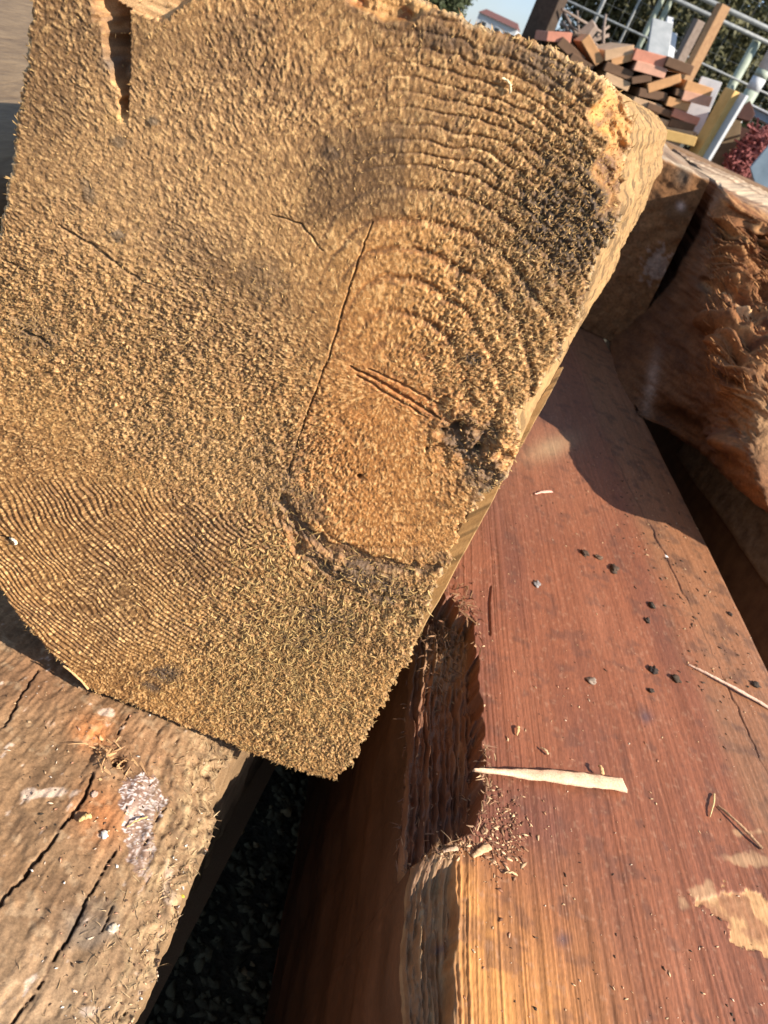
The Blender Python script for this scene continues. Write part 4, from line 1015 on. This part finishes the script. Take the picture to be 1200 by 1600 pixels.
clod('dirt_clod', 'small black crumb beside the crack, lower one of the pair', 1012, 972, .0036, (.06, .045, .035), 411, cat='dirt clod')
clod('dirt_clod', 'dark crumb at the right edge of the red beam', 1180, 1072, .0042, (.06, .045, .035), 412, cat='dirt clod')
clod('dirt_clod', 'dark crumb on the red beam just right of the tan stain', 1140, 960, .0034, (.07, .05, .04), 413, cat='dirt clod')
clod('wood_crumb', 'white crumb beside the stained spot of the tan-brown beam', 128, 1290, .0028, (.82, .76, .66), 414, at=left_at, cat='crumb')
clod('wood_crumb', 'pale crumb on the dark smudge of the tan-brown beam', 120, 1424, .0030, (.66, .54, .40), 415, at=left_at, cat='crumb')
clod('wood_crumb', 'rounded pinkish crumb next to the crack end of the tan-brown beam', 122, 1232, .0030, (.52, .36, .28), 416, at=left_at, cat='crumb')
clod('wood_crumb', 'tiny yellow crumb near the frayed edge of the tan-brown beam', 263, 1380, .0014, (.75, .60, .08), 417, at=left_at, cat='crumb')
splinter('splinter', 'small yellow chip lying left of the white crumb on the tan-brown beam', (92, 1270), (112, 1264), .001, .0026, .0018, (.66, .48, .22), 320, at=left_at)
splinter('splinter', 'fine curved straw stuck across the grey flecked patch', (166, 1278), (200, 1262), .0004, .0008, .0007, (.66, .46, .2), 321, at=left_at)

def face_at(px, py, up=0.0):
    a, z = on_face(float(px), float(py)); i = np.argmin((a1 - a) ** 2 + (z1 - z) ** 2); return Vf[i] + FN * (.001 + up)
splinter('splinter', 'tiny pale splinter stuck on the upper cut end of the block', (785, 121), (796, 145), .0004, .0011, .0008, (.80, .66, .42), 330, at=face_at, lift=0)
splinter('splinter', 'tiny white splinter at the left frame edge on the cut end', (14, 842), (28, 848), .0005, .0016, .001, (.84, .74, .56), 331, at=face_at, lift=0)
splinter('splinter', 'thin bark sliver hanging from the lower left rim of the cut end', (100, 1038), (137, 1076), .0006, .0014, .001, (.58, .38, .18), 332, at=face_at, lift=0)

# sawdust and crumbs
def scatter(name, label, n, pick, at, sz, cols, seed, flat=.35):
    g = np.random.default_rng(seed); P_ = []; Cc = []; Ss = []
    while len(P_) < n:
        x, y = pick(g); 
        p = at(x, y); P_.append(p + np.array([0, 0, .0003])); c = cols[g.integers(len(cols))]; Cc.append(np.array(c) * g.uniform(.7, 1.25)); s_ = sz[0] + (sz[1] - sz[0]) * g.random() ** 3; e = g.uniform(.9, 2.2); Ss.append((s_ * e, s_ * .7, s_ * flat))
    o = crumbs(name, np.array(P_), np.array(Ss), np.array(Cc), M_bit); tag(o, label, 'sawdust'); return o
PALE = [(.66, .45, .26), (.58, .38, .22), (.72, .55, .40), (.5, .26, .16)]; DARK = [(.08, .05, .035), (.12, .07, .045), (.05, .04, .03)]
def pk_all(g): return g.uniform(700, 1200), 700 + 900 * g.random() ** 1.3
def pk_rec(g):
    return (g.normal(785, 22), g.normal(1300, 38)) if g.random() < .7 else (g.normal(720, 30), g.normal(1322, 12))
def pk_marg(g):
    t = g.random(); return lerp(960, 1150, t) + g.normal(0, 32), lerp(720, 1080, t) + g.normal(0, 30)
scatter('sawdust', 'fine pale sawdust sprinkled over the red beam', 480, pk_all, red_at, (.0002, .0010), PALE, 51)
scatter('dark_crumbs', 'tiny dark dirt crumbs sprinkled over the red beam', 200, pk_all, red_at, (.0002, .0010), DARK, 52, .6)
scatter('sawdust', 'heap of small wood crumbs below the torn recess of the red beam', 480, pk_rec, red_at, (.0003, .0015), PALE[:2] + [(.3, .16, .09), (.22, .1, .06)] + [(.26, .12, .07), (.34, .18, .1), (.2, .1, .06)], 53, .5)
scatter('dark_crumbs', 'dirt crumbs gathered along the tan margin of the red beam', 300, pk_marg, red_at, (.0003, .0017), DARK + [(.4, .26, .15)], 54, .6)
def pk_l(g): 
    while True:
        x, y = g.uniform(0, 330), g.uniform(1060, 1600)
        if x < 350 - (y - 1165) * .34: return x, y
scatter('sawdust', 'pale dust grains on the tan-brown beam', 260, pk_l, left_at, (.0002, .0009), PALE + [(.75, .68, .6)], 55, .5)
scatter('dark_crumbs', 'dark dirt grains on the tan-brown beam', 200, pk_l, left_at, (.0002, .0009), DARK, 56, .6)

# ================================================================== yard behind
exec_bg = True
M_ends = [mat_plain('plank_end_' + k, c, tuple(q * .7 for q in c), 25, .8, .3, .002) for k, c in
          (('pink', (.72, .30, .20)), ('orange', (.72, .38, .17)), ('tan', (.68, .44, .26)), ('brown', (.19, .105, .06)), ('rose', (.78, .42, .29)), ('shade', (.06, .04, .028)))]  # last entry: shade of the gaps put into the colour
M_yel = mat_plain('new_yellow_timber', (.80, .50, .18), (.66, .40, .13), 30, .7, .2, .002)
M_wht = mat_plain('white_paint', (.68, .68, .68), (.46, .49, .52), 12, .5, .1, .002)
M_galv = mat_plain('galvanised_steel', (.42, .43, .42), (.25, .26, .26), 40, .5, .1, .001, .3)
M_green = mat_plain('pale_green_post', (.38, .43, .35), (.27, .31, .25), 30, .6, .2, .002)
M_dkpost = mat_plain('dark_brown_post', (.085, .055, .038), (.045, .03, .02), 60, .85, .4, .003)
M_board = mat_plain('brown_board', (.24, .17, .10), (.17, .12, .07), 30, .85, .3, .003)
M_redb = mat_plain('dark_red_board', (.12, .055, .04), (.07, .03, .025), 30, .8, .3, .003)
M_blue = mat_plain('grey_blue_paint', (.30, .38, .45), (.2, .26, .32), 15, .5, .1, .002)
M_net = mat_plain('red_netting', (.36, .11, .10), (.14, .04, .04), 90, .8, .6, .01)
M_roof = mat_plain('dark_red_roof', (.17, .07, .06), (.11, .05, .045), 4, .8, .3, .02)
M_glass = mat_plain('window_glass', (.05, .06, .07), (.03, .035, .04), 4, .1, .0, .001)
M_bark = mat_plain('tree_bark', (.13, .10, .07), (.07, .05, .035), 20, .9, .8, .02)
M_leaf = [mat_plain('foliage_olive', (.115, .105, .04), (.05, .05, .02), 3, .7, .1, .01), mat_plain('foliage_green', (.06, .075, .026), (.03, .04, .015), 3, .7, .1, .01)]

# lumber stack: planks seen from their sawn ends, stacked in a frame
YS = 3.6
def plank(px, py, wpx, hpx, rot_img, mi, label, y=YS, L=.5, yaw=.16):
    c = pt(px, py, y); f = FPX * cP / FPX
    dist = math.hypot(y, c[2] - CAM_H); k = y / (FPX * cP + 0) * 1.0
    # metres per pixel at that depth
    dpt = y * cP - (c[2] - CAM_H) * sP; mpp = dpt / FPX
    w_, h_ = wpx * mpp, hpx * mpp * 1.0
    roll = math.radians(rot_img) - ROLL       # picture angle to true tilt
    rot = Matrix.Rotation(yaw, 3, 'Z') @ Matrix.Rotation(roll, 3, 'Y')
    d = rot @ Vector((0, 1, 0))
    m = MB(); m.box((0, L / 2, 0), w_, L, h_, None, .0015)
    o = m.build('plank', M_ends[mi], None, .002)
    o.matrix_world = Matrix.Translation(Vector(c)) @ rot.to_4x4()
    tag(o, label, 'plank', 'planks stacked in the yard behind'); return o
# (px, py, width, height, slope in the picture in degrees down to the right, material)
PL = [(874, 58, 38, 14, 8, 0, 'pink plank end on the far left top of the lumber stack'),
      (893, 80, 48, 14, 40, 3, 'dull brown plank sloping below the pink top left plank'),
      (908, 100, 40, 14, 30, 3, 'brown plank end at the left of the stack just over the big block'),
      (926, 79, 44, 15, 55, 1, 'orange plank end tilted steeply on the stack'),
      (968, 83, 44, 15, -6, 2, 'light tan plank end at the middle top of the stack'),
      (972, 93, 32, 10, -10, 1, 'orange plank end right under the light tan top one'),
      (967, 111, 46, 13, 22, 3, 'grey brown plank end under the pair at middle top'),
      (964, 128, 42, 13, 24, 2, 'dull tan plank end below the grey brown one'),
      (1015, 91, 50, 16, 17, 0, 'salmon pink plank end topmost beside the white boards'),
      (1016, 109, 50, 14, 17, 4, 'rose plank end directly under the salmon pink top one'),
      (1062, 103, 44, 13, 22, 3, 'brown plank end at the foot of the upright orange post'),
      (1038, 130, 50, 13, -13, 1, 'orange plank end tilted upwards to the right in mid stack'),
      (1003, 124, 30, 10, -5, 3, 'small grey plank end left of the upturned orange one'),
      (1010, 166, 46, 15, 20, 2, 'light plank end standing out in the dark lower middle of the stack'),
      (1060, 163, 36, 13, 17, 1, 'short orange-brown plank end right of the light lower one'),
      (1092, 139, 44, 14, 18, 1, 'orange plank end highest against the yellow frame'),
      (1089, 154, 46, 14, 16, 4, 'rose plank end second from top against the yellow frame'),
      (1072, 183, 44, 12, 22, 0, 'deep pink plank end third against the yellow frame'),
      (1066, 196, 40, 11, 16, 3, 'brown shaded plank end above the lowest plank'),
      (1061, 209, 42, 13, 12, 2, 'lowest light plank end at the bottom of the stack'),
      (1020, 148, 44, 12, 12, 3, 'dark plank end in the middle of the stack'),
      (1026, 190, 40, 12, 20, 2, 'tan plank end low beside the big block'),
      (1040, 176, 60, 10, 22, 3, 'long dark plank end between the lower planks'),
      (1070, 147, 30, 10, 16, 3, 'dark plank end left of the rose one')]
for a in PL: plank(*a)
# planks further inside the stack, shade of the gaps put into their colour
M_ends[3]
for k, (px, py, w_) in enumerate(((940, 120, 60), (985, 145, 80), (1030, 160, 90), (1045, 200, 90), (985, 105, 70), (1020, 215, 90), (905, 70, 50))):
    plank(px, py, w_, 20, 25, 5, ('inner plank coloured dark like the shaded gaps behind the front ends'), YS + .22, .9)
# heavy bearers that carry the stack
for k in range(2):
    b_ = timber('stack_support', ('heavy support timber under the left of the lumber stack', 'heavy support timber under the right of the lumber stack')[k], (.42 + k * .42, 4.35, .30), .22, 1.3, .60, -.3, M_brown, 61 + k, cat='support')

def upright(name, label, x_px, y_px, y, zlo, zhi, w_, t_, mat, cat, shape='box', lean=0.0, group=None, lift_px=None):
    c = pt(x_px, y_px, y); r_ = empty(name, (c[0], y, zlo)); 
    m = MB()
    top = Vector((lean * (zhi - zlo), 0, zhi - zlo))
    if shape == 'box': m.bar((0, 0, 0), top, w_, t_, (.95, -.3, 0))
    else: m.tube((0, 0, 0), top, w_ / 2, 12)
    bpy.data.objects.remove(r_)
    o = m.build(name, mat, None, .004 if shape == 'box' else 0, shape != 'box'); o.location = (c[0] - lean * (c[2] - zlo), y, zlo)
    tag(o, label, cat, group); return o
def zof(px, py, y): return float(pt(px, py, y)[2])
upright('wooden_post', 'thick dark brown wooden post rising behind the left end of the lumber stack', 852, 25, 4.2, 0, 2.4, .105, .10, M_dkpost, 'post')
# yellow frame at the right end of the stack
fr = empty('rack', (float(pt(1088, 232, YS)[0]), YS, 0)); tag(fr, 'yellow timber frame holding the right end of the lumber stack', 'frame')
p0 = Vector(pt(1088, 232, YS - .03)); p1 = Vector(pt(1118, 128, YS - .03)); p2 = Vector(pt(1020, 205, YS - .03))
m = MB().bar(Vector((p0.x, p0.y, 0)), Vector((p0.x + .015, p1.y, p1.z)), .034, .07, SD); keep(m.build('upright', M_yel, None, .002), fr)
m = MB().bar(Vector((p0.x + .028, p0.y - .02, 0)), Vector((p0.x + .043, p1.y - .02, p1.z)), .014, .09, SD); keep(m.build('white_edge', M_wht, None, .001), fr)
m = MB().bar(p2, Vector((p0.x - .021, p0.y, p0.z + .02)), .09, .035, (0, 1, 0)); keep(m.build('bottom_rail', M_yel, None, .002), fr)
m = MB().bar(Vector(pt(1077, 206, YS + .35)), Vector(pt(1112, 124, YS + .35)), .09, .02); keep(m.build('white_panel', M_wht, None, .002), fr)
# white boards leaning behind the stack
M_gboard0 = mat_plain('grey_white_paint', (.40, .41, .42), (.26, .28, .29), 14, .6, .1, .002)
for k, (a, b, w_, lb) in enumerate((((1020, 88), (1034, 36), .05, 'grey-white board leaning leftmost of the three behind the stack'), ((1032, 90), (1046, 30), .030, 'brightest narrow white board leaning behind the stack'), ((1040, 92), (1052, 55), .030, 'short white board leaning rightmost behind the stack'))):
    m = MB().bar(pt(a[0], a[1] + 40, 4.6 + .05 * k), pt(b[0], b[1], 4.9 + .05 * k), w_ * (2.2, 1.2, 1.1)[k], .03); o = m.build('white_board', (M_gboard0, M_wht, M_wht)[k], None, .003); tag(o, lb, 'board')
# fence
YF = 7.4
fence = empty('metal_fence', (float(pt(1100, 60, YF)[0]), YF, 0)); tag(fence, 'galvanised rail and wire fence with posts behind the lumber stack', 'fence')
def rail(px0, py0, px1, py1, y, r_, name='rail'):
    a = Vector(pt(px0, py0, y)); b = Vector(pt(px1, py1, y)); zz = (a.z + b.z) / 2; a.z = b.z = zz; d = (b - a).normalized(); a -= d * 4.0; b += d * 3.0
    return keep(MB().tube(a, b, r_, 10).build(name, M_galv, None, 0, True), fence)
rail(1050, 0, 1175, 52, YF, .017); rail(1100, 0, 1200, 43, YF + .02, .019); rail(1045, 77, 1150, 122, YF, .009)
for (x, y, wd, mt, lb) in ((1012, 45, .045, M_green, None), (1026, 45, .045, M_green, None), (1160, 105, .07, M_green, None), (935, 20, .03, M_galv, None), (995, 10, .02, M_galv, None)):
    c = pt(x, y, YF + .06); o = MB().tube((c[0], YF + .06, 0), (c[0], YF + .06, 2.6 if x != 1160 else zof(1183, 60, YF)), wd / 2, 12).build('fence_post', mt, None, 0, True); keep(o, fence)
# wire mesh of the fence: fine verticals
m = MB()
for k in range(30):
    x = float(pt(900, 40, YF)[0]) + k * .1
    m.bar((x, YF + .03, .1), (x, YF + .03, 2.0), .0012, .0012)
for k in range(20): m.bar((float(pt(900, 40, YF)[0]), YF + .033, .1 + k * .1), (float(pt(900, 40, YF)[0]) + 3, YF + .033, .1 + k * .1), .0012, .0012, (0, 1, 0))
o = keep(m.build('wire_mesh', M_galv), fence); o['kind'] = 'stuff'
def post_line(name, label, a, b, y, w_, mat, cat='post', base=0.0):
    A_ = Vector(pt(*a, y)); B_ = Vector(pt(*b, y)); x = (A_.x + B_.x) / 2
    o = MB().bar((0, 0, 0), (B_.x - x, 0, B_.z - base), w_, w_, SD).build(name, mat, None, .003); o.location = (x, y, base); tag(o, label, cat); return o
M_opost = mat_plain('orange_wood_post', (.44, .26, .13), (.33, .18, .09), 60, .8, .3, .002)
M_gboard = mat_plain('grey_white_board', (.42, .43, .44), (.28, .30, .31), 14, .6, .1, .002)
M_gpost = mat_plain('grey_pink_post', (.30, .23, .19), (.20, .15, .12), 60, .85, .3, .002)
post_line('wooden_post', 'slim orange-brown wooden post standing upright behind the stack', (1085, 115), (1131, 8), 4.9, .055, M_opost)
post_line('wooden_post', 'short faded grey-pink wooden post left of the orange one', (1067, 92), (1093, 32), 5.6, .055, M_gpost)
wp = empty('striped_post', (0, 0, 0))
A_ = Vector(pt(1165, 160, 4.4)); wp.location = (A_.x, 4.4, 0); tag(wp, 'pale post with white and green bands at the right edge', 'post')
zs = [0, zof(1137, 210, 4.4), zof(1150, 183, 4.4), zof(1172, 140, 4.4), zof(1183, 120, 4.4), zof(1190, 108, 4.4), 1.9]
for k, (z0, z1_) in enumerate(zip(zs[:-1], zs[1:])):
    keep(MB().tube((A_.x, 4.4, z0), (A_.x, 4.4, z1_), .032, 14).build('white_band' if k % 2 else 'green_band', M_wht if k % 2 else M_green, None, 0, True), wp)
# boards and clutter right of the stack
def slab(name, label, pts, y, th, mat, cat, yback=0.0):
    m = MB(); P_ = [Vector(pt(px, py, y + (dy if dy else 0))) for px, py, dy in pts]; n = len(P_)
    m.v += P_ + [p + Vector((.15 * th, th, 0)) for p in P_]; m.f += [tuple(range(n))[::-1], tuple(range(n, 2 * n))] + [(k, (k + 1) % n, n + (k + 1) % n, n + k) for k in range(n)]
    o = m.build(name, mat, None, .002); tag(o, label, cat); return o
slab('brown_board', 'drab brown sheet of board leaning right of the yellow frame', [(1094, 300, 0), (1148, 300, 0), (1162, 152, .1), (1124, 150, .1)], 4.0, .02, M_board, 'board')
slab('dark_red_board', 'dark red-brown board end jutting in front of the banded post', [(1139, 180, 0), (1172, 157, 0), (1180, 178, 0), (1172, 190, 0)], 3.8, .25, M_redb, 'board')
slab('blue_grey_board', 'grey-blue board with a pale edge at the right frame edge', [(1175, 166, 0), (1260, 208, 0), (1260, 226, 0), (1178, 182, 0)], 4.1, .15, M_blue, 'board')
slab('white_edge_board', 'thin white board along the top of the grey-blue one', [(1174, 162, 0), (1260, 203, 0), (1260, 208, 0), (1175, 166, 0)], 4.08, .15, M_wht, 'board')
slab('blue_grey_sheet', 'pale blue-grey sheet metal at the far right above the dark beam', [(1172, 262, 0), (1205, 222, 0), (1260, 250, 0), (1260, 320, 0), (1190, 320, 0)], 3.4, .05, M_blue, 'sheet')
slab('dark_box', 'dark shaded crate behind the red netting', [(1135, 320, 0), (1150, 195, 0), (1260, 235, 0), (1260, 320, 0)], 4.3, .5, M_redb, 'crate')
# heap of red netting
g = np.random.default_rng(77); m = MB()
for k in range(420):
    t = g.random(); c = Vector(pt(lerp(1142, 1195, t) + g.normal(0, 7), lerp(262, 215, t) + g.normal(0, 9) , 3.9 + g.uniform(-.12, .12)))
    d = Vector(g.normal(0, 1, 3)).normalized() * g.uniform(.012, .05); m.bar(c - d, c + d, .007, .007)
net = m.build('red_netting', M_net); tag(net, 'crumpled heap of red netting in front of the dark crate', 'netting')
g = np.random.default_rng(78); m = MB()
core = []
for k in range(60):
    t = g.random(); c = Vector(pt(lerp(1142, 1195, t) + g.normal(0, 5), lerp(268, 230, t) + g.normal(0, 6) , 3.95)); m.box(c, .05, .05, .05, Matrix.Rotation(g.uniform(0, 3), 3, 'Y'), .01)
o = m.build('bunched_core', M_net, net)
# bent grey branches / wire tangle left of the stack
g = np.random.default_rng(79)
tg = empty('tangled_sticks', (float(pt(915, 45, 4.3)[0]), 4.3, CAM_H)); tag(tg, 'tangle of thin grey sticks on the left of the lumber stack', 'sticks')
for k in range(14):
    a = Vector(pt(g.uniform(895, 945), g.uniform(48, 90), 4.3 + g.uniform(-.1, .1))); b = Vector(pt(g.uniform(875, 960), g.uniform(10, 60), 4.3 + g.uniform(-.2, .2)))
    keep(MB().tube(a, b, g.uniform(.004, .009), 6).build('stick', M_gpost, None, 0, True), tg)
slab('grey_board', 'dark grey slanting board on the left part of the stack', [(893, 58, 0), (925, 30, 0), (930, 40, 0), (905, 75, 0)], 4.0, .12, M_gpost, 'board')

# trees
def tree(loc, ht, cr, label, mi, seed, nl=9000, low=.08, cluster=26, leaf=.05):
    g = np.random.default_rng(seed); root = empty('tree', loc)
    m = MB(); m.tube((0, 0, 0), (.1, 0, ht * .55), ht * .035, 10, ht * .018)
    for k in range(9):
        z = ht * g.uniform(.2, .6); a = g.uniform(0, 6.28); m.tube((.05, 0, z), (math.cos(a) * cr * .7, math.sin(a) * cr * .7, z + ht * g.uniform(.1, .35)), ht * .012, 6, ht * .003)
    t_ = m.build('trunk', M_bark, root, 0, True)
    cs = g.normal(0, 1, (cluster, 3)); cs /= np.linalg.norm(cs, axis=1, keepdims=True); cs *= g.uniform(.35, 1, (cluster, 1)) ** .5
    cs = cs * np.array([cr, cr, ht * .5 * (1 - low)]) * .85 + np.array([0, 0, ht * (.5 + low / 2)])
    rad = g.uniform(.18, .42, cluster) * cr
    w_ = rad ** 2; ci = g.choice(cluster, nl, p=w_ / w_.sum()); d = g.normal(0, 1, (nl, 3)); d /= np.linalg.norm(d, axis=1, keepdims=True)
    c = cs[ci] + d * (rad[ci] * g.uniform(.55, 1.05, nl))[:, None]
    u = g.normal(0, 1, (nl, 3)); u /= np.linalg.norm(u, axis=1, keepdims=True); v = np.cross(u, g.normal(0, 1, (nl, 3))); v /= np.linalg.norm(v, axis=1, keepdims=True)
    L = leaf * g.uniform(.6, 1.4, (nl, 1))
    V = np.stack([c - u * L, c + v * L * .45, c + u * L, c - v * L * .45], 1)
    F = np.arange(nl * 4).reshape(-1, 4)
    o = mesh_np('crown', V, F, M_leaf[mi], root, None, False); o['kind'] = 'stuff' if False else 'part'; del o['kind']
    tag(root, label, 'tree', 'trees behind the yard'); return root
def txy(px, py, y): p = pt(px, py, y); return float(p[0])
YT = 13.0
tree((txy(930, 40, YT + 1), YT + 1, 0), 5.2, 1.25, 'tree with thin feathery edge against the sky, leftmost of the group', 0, 501, 14400, leaf=.04, low=.22)
tree((txy(1010, 40, YT), YT, 0), 4.6, 1.5, 'dense olive tree behind the pale green fence posts', 0, 502, 21600, leaf=.04, low=.0)
tree((txy(1100, 60, YT - .5), YT - .5, 0), 4.8, 1.6, 'dense olive tree behind the slim orange post', 0, 503, 23400, leaf=.04, low=.0)
tree((txy(1180, 80, YT + .3), YT + .3, 0), 5.4, 1.6, 'dense dark tree behind the banded post at the right edge', 1, 504, 23400, leaf=.04, low=.0)
tree((txy(1270, 120, YT), YT, 0), 5.2, 1.6, 'tree just beyond the right frame edge', 0, 505, 7000, leaf=.07, low=.0)
tree((txy(1060, 60, YT + 3), YT + 3, 0), 6.2, 2.2, 'tall darker tree in the second row behind the olive ones', 1, 506, 21600, leaf=.04, low=.0)
tree((txy(1180, 60, YT + 3.2), YT + 3.2, 0), 6.2, 2.2, 'tall darker tree in the second row at the right', 1, 507, 21600, leaf=.04, low=.0)
tree((txy(655, -5, 30), 30, 0), 4.2, 1.9, 'distant dark green tree left of the house over the block top', 1, 508, 8000, leaf=.10, low=.0)
# far house
YH = 150
hx0, hx1 = txy(741, 40, YH), txy(800, 66, YH); zr = zof(752, 9, YH)
hs = empty('house', ((hx0 + hx1) / 2, YH, 0)); tag(hs, 'white house with a dark red roof on the skyline above the block', 'house')
W_ = hx1 - hx0; ze = zr - .8
hy = YH
keep(MB().box(((hx0 + hx1) / 2, YH + 3, ze / 2), W_, 6, ze).build('wall', M_wht), hs)
m = MB(); x0, x1 = hx0 - .1, hx1 + .1
m.v += [Vector(v) for v in ((x0, YH - .4, ze - .1), (x1, YH - .4, ze - .1), (x1, YH + 6.4, ze - .1), (x0, YH + 6.4, ze - .1), (x0 + .6, YH + 3, zr), (x1 - .6, YH + 3, zr))]
m.f += [(0, 1, 5, 4), (1, 2, 5), (2, 3, 4, 5), (3, 0, 4), (3, 2, 1, 0)]
keep(m.build('roof', M_roof), hs)
for k, (fx, zz) in enumerate(((.2, ze - 1.5), (.55, ze - 1.5), (.82, ze - 1.5), (.3, ze - 3.6), (.7, ze - 3.6))):
    wf = MB().box((hx0 + W_ * fx, YH - .03, zz), 1.0, .12, 1.1).build('window', M_wht, None); keep(wf, hs)
    pn = MB().box((0, 0, 0), .8, .06, .9).build('pane', M_glass, None); pn.parent = wf; pn.location = (hx0 + W_ * fx, YH - .09, zz)
